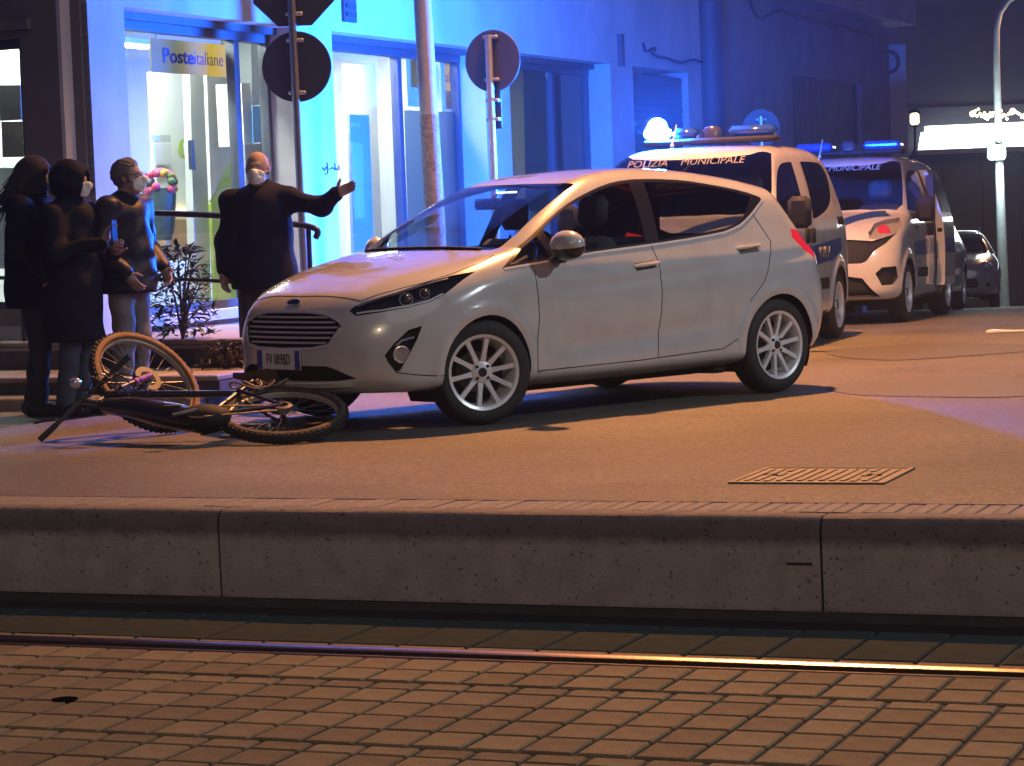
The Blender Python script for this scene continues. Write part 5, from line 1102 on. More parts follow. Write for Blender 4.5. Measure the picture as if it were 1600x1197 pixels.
# ------------------------------------------------------------------ fallen bicycle
def bicycle():
    Rh, Hd, Fh, BB = Vector((-1.28, 14.22, .135)), Vector((-2.34, 14.55, .23)), Vector((-2.15, 15.0, .30)), Vector((-1.72, 14.03, .13))
    nR = Vector((.03, -.30, .95)).normalized(); nF = Vector((.58, -.52, .62)).normalized()
    root = thing('bicycle', 'black mountain bike with tan-walled tyres lying on the road under the hatchback nose', 'bicycle', (Rh.x, Rh.y, 0)); O = Vector((Rh.x, Rh.y, 0)); g = lambda v: Vector(v) - O
    bk = mat('bike_black', (.016, .016, .018), .32, coat=.4, noise=.2, nscale=15); tan = mat('tyre_tan', (.26, .13, .05), .7, noise=.35, nscale=25); rimm = mat('bike_rim', (.40, .36, .31), .4, .3); sil = mat('bike_silver', (.14, .14, .145), .35, .8); spm = mat('spoke_steel', (.35, .35, .36), .3, .9)
    def bwheel(c, n, R=.358, tw=.036, wall=None):
        c = g(c); n = n.normalized(); x = n.orthogonal().normalized(); y = n.cross(x)
        q = MB(); q.lathe([(R - .052, -.017), (R - .052, .017), (R - .060, .012), (R - .062, -.012)], c, n, 48, True); wl = q.build('wheel', rimm, root, 40)
        q = MB(); q.lathe([(R - .012, -tw * .86), (R - .004, -tw * .62), (R, -tw * .3), (R + .001, tw * .3), (R - .004, tw * .62), (R - .012, tw * .86), (R - .02, tw * .75), (R - .02, -tw * .75)], c, n, 64, True)
        for k in range(64):
            for rowi, off in enumerate((-.6, -.2, .2, .6)):
                a = 2*math.pi*(k + (.5 if rowi % 2 else 0))/64; dr = x*math.cos(a) + y*math.sin(a); tt = -x*math.sin(a) + y*math.cos(a); M_ = Matrix((tt, n, dr)).transposed(); q.box(c + dr*(R + .002 - .006*(abs(off) > .5)) + n*tw*off, (.016, .012, .010), M_)
        q.build('tread', rub, wl)
        for s in (-1, 1):
            q = MB(); q.lathe([(R - .052, s * .016), (R - .040, s * tw * .9), (R - .026, s * tw * 1.0), (R - .012, s * tw * .87)], c, n, 64); q.build('sidewall', wall or tan, wl, True)
        q = MB()
        for k in range(28):
            a = 2*math.pi*k/28; b = a + (.5 if k % 4 < 2 else -.5); s = 1 if k % 2 else -1
            q.cyl(c + n * s * .028 + (x*math.cos(b) + y*math.sin(b)) * .028, c + (x*math.cos(a) + y*math.sin(a)) * (R - .06), .0014, n=4)
        q.build('spokes', spm, wl); q = MB(); q.lathe([(0, -.05), (.012, -.05), (.014, -.034), (.032, -.03), (.032, -.024), (.016, -.02), (.016, .02), (.032, .024), (.032, .03), (.014, .034), (.012, .05), (0, .05)], c, n, 16); q.build('hub', bk, wl, True)
        q = MB(); q.lathe([(.05, .034), (.085, .034), (.085, .036), (.05, .036)], c, n, 32, True); q.build('brake_disc', sil, wl, 40); return wl
    bwheel(Rh, nR, wall=mat('tyre_tan_shaded', (.075, .05, .035), .8, noise=.5, nscale=20)); bwheel(Fh, nF)  # rear sidewall colour darkened for the shade under the car
    q = MB(); q.tube([g(Hd + Vector((.03, 0, -.03))), g(Hd.lerp(BB, .35)), g(Hd.lerp(BB, .8)), g(BB)], [.046, .064, .076, .066], 12, flat=1.25); fr = q.build('frame', bk, root, True)
    seatc = BB + Vector((.17, .40, .12)); st = BB + Vector((.26, .60, .19))
    for a, b, r0, r1 in ((Hd + Vector((.02, .03, .03)), seatc, .024, .019), (BB, seatc, .019, .017), (seatc, st, .015, .015), (BB + nR * .03, Rh + nR * .06, .013, .010), (BB - nR * .03, Rh - nR * .06, .013, .010), (seatc + nR * .02, Rh + nR * .06, .011, .009), (seatc - nR * .02, Rh - nR * .06, .011, .009)):
        q = MB(); q.cyl(g(a), g(b), r0, r1, 10); q.build('frame_tube', bk, fr, True)
    q = MB(); q.ball(g(BB + Vector((.02, .03, .02))), (.15, .11, .075), 14, 10); q.build('motor', blkm, root, True)
    # saddle
    d = (st - seatc).normalized(); fwd = (Hd - Rh).normalized(); fwd = (fwd - fwd.dot(d) * d).normalized(); sd_ = d.cross(fwd); M_ = Matrix((fwd, sd_, d)).transposed(); q = MB(); pts = [(.15, .018), (.08, .025), (0, .05), (-.08, .07), (-.13, .06)]; vs = []
    for x, w in pts:
        for yy, zz in ((-w, 0), (-w * .6, .022), (0, .03), (w * .6, .022), (w, 0), (0, -.012)): vs.append(g(st) + M_ @ Vector((x, yy, zz)))
    q.add(vs, [(6*i+j, 6*i+(j+1) % 6, 6*i+6+(j+1) % 6, 6*i+6+j) for i in range(4) for j in range(6)] + [tuple(range(6)), tuple(24 + j for j in range(6))]); q.build('saddle', mat('saddle_brown', (.07, .045, .03), .5), root, True)
    # fork, stem, handlebar
    ax = nF; crown = Hd + (Fh - Hd).normalized() * .14; q = MB()
    q.cyl(g(Hd - (Fh - Hd).normalized() * .05), g(crown), .024, n=12); q.build('steerer', bk, root, True)
    ff = (Fh - crown); q = MB(); q.tube([g(crown + ax * .065), g(crown), g(crown - ax * .065)], .022, 8); fk = q.build('fork', bk, root, True)
    for s in (-1, 1):
        q = MB(); q.cyl(g(crown + ax * s * .065), g(crown + ff * .45 + ax * s * .065), .016, n=10); q.build('stanchion', sil, fk, True); q = MB(); q.cyl(g(crown + ff * .45 + ax * s * .065), g(Fh + ax * s * .062), .022, .017, n=10); q.build('lower_leg', mat('fork_red', (.30, .05, .04), .35, coat=.5) if s > 0 else bk, fk, True)
    bc = Hd - (Fh - Hd).normalized() * .10 + Vector((-.05, -.03, .03)); e1 = gp(62, 688, .03) ; e1 = Vector((e1.x, e1.y, .03)); dirb = (bc - e1); e2 = bc + dirb.normalized() * .36
    q = MB(); q.cyl(g(Hd - (Fh - Hd).normalized() * .05), g(bc), .02, n=10); q.build('stem', bk, root, True)
    q = MB(); q.tube([g(e1), g(e1.lerp(bc, .5)), g(bc), g(e2)], .013, 10); hb = q.build('handlebar', bk, root, True)
    for a, b in ((e1, e1 + dirb.normalized() * .13), (e2, e2 - dirb.normalized() * .13)):
        q = MB(); q.cyl(g(a), g(b), .0185, .017, n=12); q.build('grip', rub, hb, True)
    for s, e in ((1, e1), (-1, e2)):
        p = e + dirb.normalized() * .15 * s; t_ = p + Vector((-.10, .02, .035)) - dirb.normalized() * .06 * s; q = MB(); q.tube([g(p), g(p + Vector((-.03, .0, .02))), g(t_)], [.011, .007, .006], 6); q.build('brake_lever', sil if s < 0 else bk, hb, True)
    q = MB(); q.box(g(bc + Vector((.02, -.03, .06))), (.07, .05, .015), bev=.005); q.build('display', blk, hb)
    q = MB(); q.ball(g(bc + Vector((-.03, -.02, .10))), (.035, .03, .03), 10, 8); q.build('front_lamp', chrome, hb, True)
    for k in range(4):
        a = bc + Vector((.02 * k, .01, .05)); b = Hd.lerp(BB, .2 + .1*k) + Vector((0, 0, .06)); mid = a.lerp(b, .5) + Vector((-.05 + .05*k, -.06 + .03*k, .10)); q = MB(); q.tube([g(Vector(p)) for p in [a, a.lerp(mid, .6) + Vector((0, 0, .05)), mid, mid.lerp(b, .6) + Vector((0, 0, .02)), b]], .0035, 6); q.build('cable', blk, root, True)
    for k in range(3):
        c = seatc + Vector((.05 + .07*k, -.04 + .05*k, .05)); q = MB(); q.tube([g(c + Vector((.09*math.cos(a), .05*math.sin(a), .02*math.sin(2*a + k)))) for a in [2*math.pi*j/14 for j in range(14)]], .006, 6, True); q.build('lock_cable', mat('lock_brown', (.20, .14, .10), .5), root, True)
    # cranks, pedals, chain ring and chain, mudguard light
    cd = Vector((-.8, -.5, -.1)).normalized()
    q = MB(); q.lathe([(.075, .0), (.085, .0), (.085, .004), (.075, .004)], g(BB + nR * .055), nR, 30, True); q.build('chainring', sil, root, 40)
    for s in (-1, 1):
        c0 = BB + nR * s * .07; c1 = c0 + cd * .165 * s; c1.z = max(c1.z, .05); q = MB(); q.cyl(g(c0), g(c1), .014, .010, 8); cr_ = q.build('crank', sil if s > 0 else bk, root, True); q = MB(); q.box(g(c1 + nR * s * .05), (.095, .07, .018), bev=.005); q.build('pedal', blkm if s > 0 else sil, cr_)
    x = (Rh - BB).normalized(); y = nR.cross(x)
    for s in (-1, 1):
        q = MB(); q.cyl(g(BB + nR * .06 + y * s * .08), g(Rh + nR * .045 + y * s * .035), .0045, n=6); q.build('chain', mat('chain_steel', (.10, .08, .06), .5, .6), root)
    q = MB(); q.lathe([(.02, .0), (.06, .0), (.055, .025), (.03, .028)], g(Rh + nR * .035), nR, 24); q.build('cassette', sil, root, 40)
    der = Rh + Vector((-.08, -.10, .0)); q = MB(); q.box(g(Vector((der.x, der.y, .06))), (.04, .05, .09), Matrix.Rotation(.4, 3, 'X'), bev=.01); q.build('derailleur', sil, root, 40)
    q = MB(); q.box(g(Rh + Vector((-.33, -.16, .0)) + Vector((0, 0, -.01))), (.05, .03, .07), Matrix.Rotation(.5, 3, 'Y'), bev=.006); q.build('reflector', mat('refl_white', (.7, .7, .68), .3), root)
    return root
bike = bicycle()
# ------------------------------------------------------------------ people (implicit bodies; local frame: x = their right, y = facing, z up)
def cone(a, b, r0, r1):
    a = np.array(a, float); b = np.array(b, float); d = b - a; dd = (d*d).sum() + 1e-9
    def f(x, y, z):
        t = np.clip(((x-a[0])*d[0] + (y-a[1])*d[1] + (z-a[2])*d[2]) / dd, 0, 1)
        return np.sqrt((x-a[0]-t*d[0])**2 + (y-a[1]-t*d[1])**2 + (z-a[2]-t*d[2])**2) - (r0 + (r1-r0)*t)
    return f
def ell(c, r):
    c = np.array(c, float); r = np.array(r, float)
    def f(x, y, z):
        k = np.sqrt(((x-c[0])/r[0])**2 + ((y-c[1])/r[1])**2 + ((z-c[2])/r[2])**2) + 1e-6; return (k - 1) * r.min()
    return f
def union(fs, k=.04):
    def f(x, y, z):
        v = fs[0](x, y, z)
        for g in fs[1:]: v = smin(v, g(x, y, z), k)
        return v
    return f
def inter(f, g): return lambda x, y, z: np.maximum(f(x, y, z), g(x, y, z))
def wrinkle(f, amp=.006, sc=14., seed=0.):
    def w(x, y, z):
        s = np.sin(sc*1.0*x + 2.1*np.sin(sc*.37*z + seed) + seed) * np.sin(sc*.8*z + 1.7*np.sin(sc*.5*y + seed)) + .6*np.sin(sc*1.9*z + 3*np.sin(sc*.6*x + 2*seed) + sc*.7*y)
        return f(x, y, z) - amp * s
    return w
def imesh(name, f, lo, hi, h, m, parent):
    P, Q = polygonize(f, lo, hi, h, 2); return link(name, mesh_np(name, P, Q, m), parent)
skin = mat('skin', (.36, .25, .21), .75, spec=.15, noise=.15, nscale=30); cloth_n = mat('coat_navy', (.007, .008, .017), .95, spec=.15, noise=.3, nscale=10, bump=.3, bscale=260); cloth_b = mat('coat_black', (.007, .007, .009), .95, spec=.12, noise=.3, nscale=10, bump=.3, bscale=260); down = mat('down_jacket', (.006, .006, .010), .8, spec=.18, noise=.3, nscale=8, bump=.15, bscale=80)
leather = mat('leather_jacket', (.008, .008, .016), .5, spec=.3, bump=.25, bscale=50); trous = mat('trousers_dark', (.030, .028, .030), .85, noise=.2, nscale=12, bump=.2, bscale=300); jeans = mat('jeans_blue', (.045, .06, .085), .85, noise=.25, nscale=14, bump=.2, bscale=300); greyt = mat('trousers_grey', (.17, .155, .155), .8, noise=.2, nscale=12, bump=.2, bscale=300); shoe = mat('shoe_black', (.012, .012, .012), .4); maskm = mat('mask_white', (.72, .70, .66), .8, bump=.15, bscale=120)
hair_g = mat('hair_grey', (.15, .14, .14), .9, noise=.4, nscale=60, bump=.6, bscale=120); hair_b = mat('hair_brown', (.03, .019, .014), .8, noise=.5, nscale=60, bump=.7, bscale=120); hair_w = mat('hair_white', (.42, .40, .38), .7, noise=.3, nscale=60, bump=.6, bscale=120)
def head_parts(c, yaw, pitch=0.):
    """head shape about centre c turned by yaw; returns (f, world-of-head transform)"""
    cy_, sy_ = math.cos(yaw), math.sin(yaw); cp, sp = math.cos(pitch), math.sin(pitch)
    def tf(x, y, z):
        x, y, z = x - c[0], y - c[1], z - c[2]
        x, y = x*cy_ + y*sy_, -x*sy_ + y*cy_
        return x, y*cp + z*sp, -y*sp + z*cp
    sk = union([ell((0, -.012, .03), (.076, .094, .092)), ell((0, .028, -.03), (.058, .066, .088)), ell((0, .045, -.085), (.032, .032, .028))], .03)
    nose = cone((0, .088, .018), (0, .112, -.025), .010, .015); brow = cone((-.032, .085, .03), (.032, .085, .03), .010, .010)
    ears = [ell((s * .077, -.008, -.005), (.012, .022, .032)) for s in (-1, 1)]; lips = ell((0, .09, -.06), (.024, .012, .011)); eyes = [ell((s * .031, .088, .012), (.014, .010, .009)) for s in (-1, 1)]
    hd = union([sk, nose, brow, lips], .012); hd2 = union([hd] + ears, .006)
    def f(x, y, z):
        X, Y, Z = tf(x, y, z); v = hd2(X, Y, Z)
        for s in (-1, 1): v = -smin(-v, ell((s * .031, .098, .012), (.016, .014, .010))(X, Y, Z), .008)   # eye sockets
        return v
    def wrap(gf): return lambda x, y, z: gf(*tf(x, y, z))
    return f, wrap, hd
def hand_f(wr, dr, palm_n, curl=.25, spread=.12, L=1.0, side=1):
    """palm, four fingers of unequal length and a thumb from the side of the palm"""
    w = np.array(wr, float); d = np.array(dr, float); d /= np.linalg.norm(d); n = np.array(palm_n, float); n = n - n.dot(d)*d; n /= np.linalg.norm(n); s = np.cross(d, n) * side
    fs = [cone(w, w + d*.045*L, .027*L, .030*L)]
    for off in (-.024, -.008, .008, .024): fs.append(cone(w + d*.03*L + s*off*.8*L, w + d*.088*L + s*off*L, .015*L, .0125*L))
    palm = union(fs, .018); fg = []
    for i, (off, ln) in enumerate(((-.027, .062), (-.009, .074), (.009, .079), (.027, .070))):
        p0 = w + d*.085*L + s*off*L; d1 = d + s*off*spread*12*.4 + n*curl*.5; d1 /= np.linalg.norm(d1); p1 = p0 + d1*ln*.5*L; d2 = d + s*off*spread*12*.4 + n*curl*1.7; d2 /= np.linalg.norm(d2); p2 = p1 + d2*ln*.32*L; d3 = d + n*curl*2.8; d3 /= np.linalg.norm(d3); p3 = p2 + d3*ln*.28*L
        fg += [cone(p0, p1, .0092*L, .0085*L), cone(p1, p2, .0086*L, .0078*L), cone(p2, p3, .0078*L, .0065*L)]
    t0 = w + d*.028*L + s*.024*L; t1 = t0 + (d*.5 + s*.75 + n*.25)*.042*L; t2 = t1 + (d*.8 + s*.45 + n*.3)*.034*L; fg += [cone(t0, t1, .014*L, .0105*L), cone(t1, t2, .0105*L, .008*L)]
    def f(x, y, z):
        v = palm(x, y, z)
        for g in fg: v = smin(v, g(x, y, z), .006)
        return v
    return f, w + d*.08*L
def person(label, loc, head, *, yaw_head=0., pitch_head=0., lean=(0, 0), arms, hands, stance=.10, step=.0, H=1.0, coat, coat_m, hem, trouser_m, hair=None, mask=True, extra=None, wide=1.0, coat_k=.05):
    root = thing('person', label, 'person', loc, head); root.scale = (H, H, H); lx, ly = lean
    hc = (lx, ly + .045, 1.615); sh = {s: (lx*.8 + s*.185*wide, ly*.8, 1.405) for s in (-1, 1)}; hip = {s: (s*.09*wide, 0, .92) for s in (-1, 1)}; knee = {s: (s*(stance*.85), .02 + s*step*.6, .50) for s in (-1, 1)}; ank = {s: (s*stance, -.03 + s*step, .085) for s in (-1, 1)}
    hf, wrap, hraw = head_parts(hc, yaw_head, pitch_head)
    fs = [cone((lx*.8, ly*.8, 1.36), (lx, ly + .02, 1.55), .062, .055), cone((0, .0, .95), (lx*.5, ly*.5, 1.18), .125*wide, .125*wide), cone((lx*.5, ly*.5, 1.18), (lx*.8, ly*.8, 1.33), .13*wide, .12*wide), cone(sh[-1], sh[1], .06, .06)]
    for s in (-1, 1):
        e, w = arms[s]; fs += [cone(sh[s], e, .050, .040), cone(e, w, .040, .028), cone(hip[s], knee[s], .078, .055), cone(knee[s], ank[s], .054, .036), cone((ank[s][0], ank[s][1] - .04, .045), (ank[s][0] + s*.02, ank[s][1] + .13, .035), .036, .030)]
    bodyf = union(fs, .045); full = lambda x, y, z: smin(bodyf(x, y, z), hf(x, y, z), .02)
    pts = np.array([sh[1], sh[-1], *[p for s in (-1, 1) for p in arms[s]], ank[1], ank[-1], hc]); lo = pts.min(0) - .22; hi = pts.max(0) + .22; lo[2] = -.02
    P, Q = polygonize(full, lo, hi, .014, 2)
    for s in (-1, 1):       # hands polygonised finer and joined to the same body
        d_, n_, cu = hands[s]; f_, c_ = hand_f(arms[s][1], d_, n_, cu, side=s); Ph, Qh = polygonize(f_, c_ - .14, c_ + .14, .0052, 2); Q = np.vstack([Q, Qh + len(P)]); P = np.vstack([P, Ph])
    link('body', mesh_np('body', P, Q, skin), root)
    # trousers and shoes
    tf_ = [cone((0, 0, .98), (0, 0, .88), .145*wide, .135*wide)]
    for s in (-1, 1): tf_ += [cone(hip[s], knee[s], .098, .075), cone(knee[s], (ank[s][0], ank[s][1], .10), .073, .066)]
    tr = inter(wrinkle(union(tf_, .03), .005, 22, 1.3), lambda x, y, z: .055 - z); imesh('trousers', tr, (-.34, -.34, .03), (.34, .34, 1.1), .018, trouser_m, root)
    for s in (-1, 1):
        a = ank[s]; so = inter(union([cone((a[0], a[1] - .045, .05), (a[0] + s*.025, a[1] + .15, .042), .052, .044), cone((a[0], a[1] - .02, .06), (a[0], a[1], .12), .05, .045)], .03), lambda x, y, z: .004 - z); imesh('shoe', so, (a[0] - .14, a[1] - .16, -.01), (a[0] + .16, a[1] + .26, .20), .012, shoe, root)
    # coat
    cf = [cone((lx*.8, ly*.8, 1.335), (lx*.4, ly*.4 + .005, 1.12), .165*wide, .175*wide), cone((lx*.4, ly*.4, 1.12), (0, 0, .92), .175*wide, .185*wide), cone(sh[-1], sh[1], .085, .085), cone((lx*.8, ly*.8, 1.40), (lx*.9, ly*.9 + .01, 1.475), .085, .072)]
    if hem < .9: cf.append(cone((0, 0, .95), (0, 0, hem - .1), .185*wide, .20*wide))
    for s in (-1, 1):
        e, w = arms[s]; e, w = np.array(e), np.array(w); cf += [cone(sh[s], e, .080, .066), cone(e, e + (w - e)*.97, .066, .050)]
    ends = []
    base = wrinkle(union(cf, coat_k), coat.get('amp', .006), coat.get('sc', 13), coat.get('seed', .4))
    cutf = lambda x, y, z: np.maximum(base(x, y, z), hem - z)
    def cf2(x, y, z):
        v = cutf(x, y, z)
        return np.maximum(v, -(hf(x, y, z) - .006))          # leave the head free
    if coat.get('puff'):
        c1 = cf2; cf2 = lambda x, y, z: c1(x, y, z) - .010*np.abs(np.sin(z * 42)) + .005
    imesh('coat', cf2, (lo[0] - .06, lo[1] - .06, hem - .05), (hi[0] + .06, hi[1] + .06, 1.60), .016, coat_m, root)
    ref = lambda gf, n, m, h=.010, pad=.17: imesh(n, wrap(gf), tuple(np.array(hc) - pad), tuple(np.array(hc) + pad), h, m, root)
    if mask:
        mk = lambda x, y, z: np.maximum(np.maximum(hraw(x, y, z) - .008 - .008*np.exp(-((x/.03)**2)) * np.clip((y-.06)/.05, 0, 1), np.sqrt((x/.068)**2 + ((z + .050)/.054)**2) - 1.0), .045 - y)
        ref(mk, 'face_mask', maskm, .008)
        ear = MB(); cyw, syw = math.cos(yaw_head), math.sin(yaw_head)
        for s in (-1, 1):
            pts_ = [(s*.062, .06, -.02), (s*.078, .02, -.012), (s*.082, -.01, .01)]; ear.tube([(hc[0] + x*cyw - y*syw, hc[1] + x*syw + y*cyw, hc[2] + z) for x, y, z in pts_], .0025, 5)
        ear.build('mask_strap', maskm, root)
    if hair: hair(ref, hraw, root, hc)
    if extra: extra(root, hc, wrap, ref, hraw)
    return root
def hair_short(m, bald=False):
    def f(ref, hraw, root, hc):
        def g(x, y, z):
            v = wrinkle(lambda a, b, c: hraw(a, b, c) - .014, .003, 90)(x, y, z)
            front = (y - .035 - np.clip(.06 - z, -.1, .0)*.0) if not bald else (y + .035)
            low = -(z + .035 + np.where(y < -.02, .03, 0)); top = (z - .055) if bald else -1.0
            return np.maximum(np.maximum(v, np.maximum(front - np.where(z > .075, .03, 0) if not bald else front, low)), top)
        ref(g, 'hair', m, .009)
    return f
def eye_pair(root, hc, yaw):
    pass
# man pointing to the right, arm stretched out
s_man = gp(418, 610)
R_ = lambda s, e, w: (e, w)
def d_img(v, head):   # a direction in the world turned into a person's frame
    c, s = math.cos(-head), math.sin(-head); return (v[0]*c - v[1]*s, v[0]*s + v[1]*c, v[2])
hd1 = rad(180 - 14)     # facing the camera, turned a little to our left
man_loc = Vector((-1.62, 17.05, gz(17)))
sh1 = (-.185*1.18, 0, 1.405)
tip = d_img((.33, -.38, .04), hd1); mid = d_img((.21, -.17, -.05), hd1)
arms1 = {-1: ((sh1[0] + mid[0], mid[1], 1.405 - .055), (sh1[0] + tip[0], tip[1], 1.405 + .02)), 1: ((.27, -.02, 1.14), (.25, .10, .93))}
hdir = tuple(np.array(arms1[-1][1]) - np.array(arms1[-1][0]) + np.array(d_img((.22, .05, .06), hd1)))
person('older bald man in a dark navy coat and white mask pointing with an outstretched arm', man_loc, hd1, yaw_head=rad(6), arms=arms1, hands={-1: (hdir, d_img((0, -.95, .3), hd1), .06), 1: ((.0, .25, -1), (-.9, .3, 0), .5)}, H=.965, wide=1.18, coat=dict(seed=.4, amp=.012, sc=9), coat_m=cloth_n, hem=.80, trouser_m=trous, hair=hair_short(hair_w, True))
# man with glasses in a leather jacket, side on, facing right
def glasses(root, hc, wrap, ref, hraw, yaw=rad(-2)):
    q = MB(); c, s = math.cos(yaw), math.sin(yaw); L = lambda x, y, z: (hc[0] + x*c - y*s, hc[1] + x*s + y*c, hc[2] + z)
    for sg in (-1, 1):
        q.tube([L(sg*.034 + .026*math.cos(a), .113, .014 + .019*math.sin(a)) for a in [2*math.pi*k/16 for k in range(16)]], .0024, 5, True); q.tube([L(sg*.06, .112, .016), L(sg*.083, .06, .02), L(sg*.085, -.01, .012)], .0022, 5)
    q.tube([L(-.008, .114, .016), L(.008, .114, .016)], .0022, 5); q.build('glasses', blk, root, True)
m2 = gp(212, 628)
hd2 = rad(-118)    # facing direction: +y local turned to the right and towards us
person('grey-haired man with glasses and white mask in a shiny black leather jacket', Vector((-2.50, 16.85, gz(16.8))), hd2, yaw_head=rad(20), pitch_head=rad(2), arms={1: ((.27, -.02, 1.13), (.20, .14, .96)), -1: ((-.27, -.01, 1.13), (-.22, .16, .98))}, hands={1: ((-.3, .5, -.8), (-1, 0, 0), .45), -1: ((.3, .5, -.8), (1, 0, 0), .45)}, H=.95, wide=1.05, coat=dict(seed=2.2, amp=.006, sc=24), coat_m=leather, hem=.82, trouser_m=greyt, hair=hair_short(hair_g), extra=glasses)
# hooded person with raised hand, in a long down coat
def hood(root, hc, wrap, ref, hraw):
    def g(x, y, z):
        v = ell((0, -.02, .015), (.130, .148, .152))(x, y, z); v = wrinkle(lambda a, b, c: v, .004, 30)(x, y, z)
        return np.maximum(v, -ell((0, .15, -.02), (.078, .145, .105))(x, y, z))
    ref(g, 'hood', down, .010, .20)
    q = MB(); 
def hooded_extra(root, hc, wrap, ref, hraw):
    hood(root, hc, wrap, ref, hraw)
    q = MB(); w = np.array((.165, .40, 1.19)); q.box(tuple(w + np.array((0, .055, .085))), (.072, .010, .145), bev=.003); q.build('phone', blk, root)
person('person in a dark hooded down coat and white mask holding a phone', Vector((-2.83, 16.62, gz(16.6))), rad(-90 - 22), yaw_head=rad(14), arms={1: ((.27, .06, 1.14), (.15, .36, 1.19)), -1: ((-.26, .04, 1.13), (-.08, .30, 1.12))}, hands={1: ((.02, .35, .8), (0, 1, -.3), .5), -1: ((.6, .6, .3), (0, .3, 1), .5)}, H=.935, wide=1.12, coat=dict(seed=1.1, amp=.011, sc=11), coat_m=down, hem=.52, trouser_m=jeans, hair=None, extra=hooded_extra)
# woman with long hair in a long dark coat
def long_hair(root, hc, wrap, ref, hraw):
    def g(x, y, z):
        v = smin(hraw(x, y, z) - .022, ell((0, -.085, -.12), (.115, .095, .20))(x, y, z), .04); v = v - .002*np.sin(70*x + 20*z)
        return np.maximum(v, -ell((0, .13, -.05), (.066, .115, .105))(x, y, z))
    ref(g, 'hair', hair_b, .010, .32)
    q = MB()
    for i in range(170):
        a = rng.uniform(-2.4, 2.4); up = rng.uniform(-.02, .10); x0, y0, z0 = .085*math.sin(a), -.03 - .08*math.cos(a*.6)*.8, up; L = rng.uniform(.18, .36); sw = rng.normal()*.05
        q.tube([(hc[0] + x0, hc[1] + y0, hc[2] + z0), (hc[0] + x0*1.3 + sw*.3, hc[1] + y0 - .05, hc[2] + z0 - L*.35), (hc[0] + x0*1.35 + sw, hc[1] + y0 - .07 - rng.uniform(0, .07), hc[2] + z0 - L*.7), (hc[0] + x0*1.2 + sw*1.6, hc[1] + y0 - .05 - rng.uniform(0, .12), hc[2] + z0 - L)], [.004, .0045, .004, .0015], 4)
    tag(q.build('loose_strands', hair_b, root), kind='stuff')
person('woman with long brown hair in a flared black coat at the left edge', Vector((-3.09, 16.72, gz(16.7))), rad(-90 - 15), yaw_head=rad(10), pitch_head=rad(6), arms={1: ((.26, .0, 1.13), (.20, .16, .95)), -1: ((-.26, .0, 1.13), (-.20, .15, .95))}, hands={1: ((-.2, .4, -.9), (-1, 0, 0), .4), -1: ((.2, .4, -.9), (1, 0, 0), .4)}, H=.965, wide=1.02, stance=.075, step=.05, coat=dict(seed=3.1, amp=.008), coat_m=cloth_b, hem=.74, trouser_m=mat('trousers_black', (.012, .012, .014), .85), mask=True, extra=long_hair)
# ------------------------------------------------------------------ signs, poles and lamps
galv = mat('galvanised', (.42, .43, .44), .42, .7, noise=.25, nscale=12); signback = mat('sign_back', (.045, .045, .05), .55, .2, noise=.2, nscale=10); polep = mat('pole_grey', (.27, .29, .28), .5, noise=.3, nscale=8); grime = mat('pole_worn', (.22, .20, .19), .8, noise=.6, nscale=30, col2=(.08, .06, .05), bump=.5, bscale=60)
def disc(q, c, r, n, th=.012, k=40, ph=0.):
    n = Vector(n).normalized(); q.lathe([(0, 0), (r, 0), (r + .004, th/2), (r, th), (0, th)], c, n, k); return q
# post with octagonal and round plates, seen from behind
p = at_depth(463, 110, 19.6); base = (p.x, p.y, gz(p.y)); sp = thing('sign_post', 'dark post with an octagonal plate above a round plate, seen from behind', 'road sign', base); zc = lambda py, Y, px=463: at_depth(px, py, Y).z - base[2]
q = MB(); q.cyl((0, 0, 0), (-.02, 0, 3.6), .03, n=14); q.build('pole', mat('post_dark', (.13, .13, .14), .5, .5), sp, True)
n_ = Vector((.05, 1, 0)); zr = zc(104, 19.6); R_s = 54 / CAM_F * 19.6
q = MB(); disc(q, Vector((0, .036, zr)), R_s, n_); q.build('round_plate', signback, sp, 40)
zo = zc(38, 19.6) + .30; ro = .31; q = MB(); q.prism([(ro / math.cos(math.pi/8) * math.cos(math.pi/8 + k*math.pi/4), ro / math.cos(math.pi/8) * math.sin(math.pi/8 + k*math.pi/4)) for k in range(8)], (0, .012, 0), (0, .036, zo)); q.build('octagonal_plate', signback, sp)
for z in (zr + R_s * .75, zr - R_s * .75, zo - .22, zo + .2):
    q = MB(); q.box((0, .012, z), (.13, .05, .03), bev=.008); q.build('clamp', galv, sp)
# second sign, lit from the right by the beacon
p = at_depth(766, 95, 21.9); base2 = (p.x, p.y, gz(p.y)); s2 = thing('sign_post', 'steel post with one round plate seen from behind and a small panel below it', 'road sign', base2); z2 = p.z - base2[2]
q = MB(); q.cyl((0, 0, 0), (-.01, 0, z2 + .22), .032, n=16); q.build('pole', galv, s2, True)
n2 = Vector((.5, 1, 0)).normalized(); R2 = 47.5 / CAM_F * 21.9; q = MB(); disc(q, Vector((0, 0, z2)) + n2 * .04, R2, n2); q.build('round_plate', signback, s2, 40)
for dz in (.2, -.16): q = MB(); q.box(Vector((0, 0, z2 + dz)) + n2 * .02, (.14, .05, .03), Matrix.Rotation(rad(-26), 3, 'Z'), bev=.008); q.build('clamp', galv, s2)
zp = at_depth(766, 172, 21.9).z - base2[2]; q = MB(); q.box(Vector((0, 0, zp)) + n2 * .05, (.13, .012, .32), Matrix.Rotation(rad(-26), 3, 'Z')); q.build('small_panel', signback, s2)
for dz in (.08, -.08): q = MB(); q.box(Vector((0, 0, zp + dz)) + n2 * .02, (.13, .05, .03), Matrix.Rotation(rad(-26), 3, 'Z'), bev=.008); q.build('clamp', galv, s2)
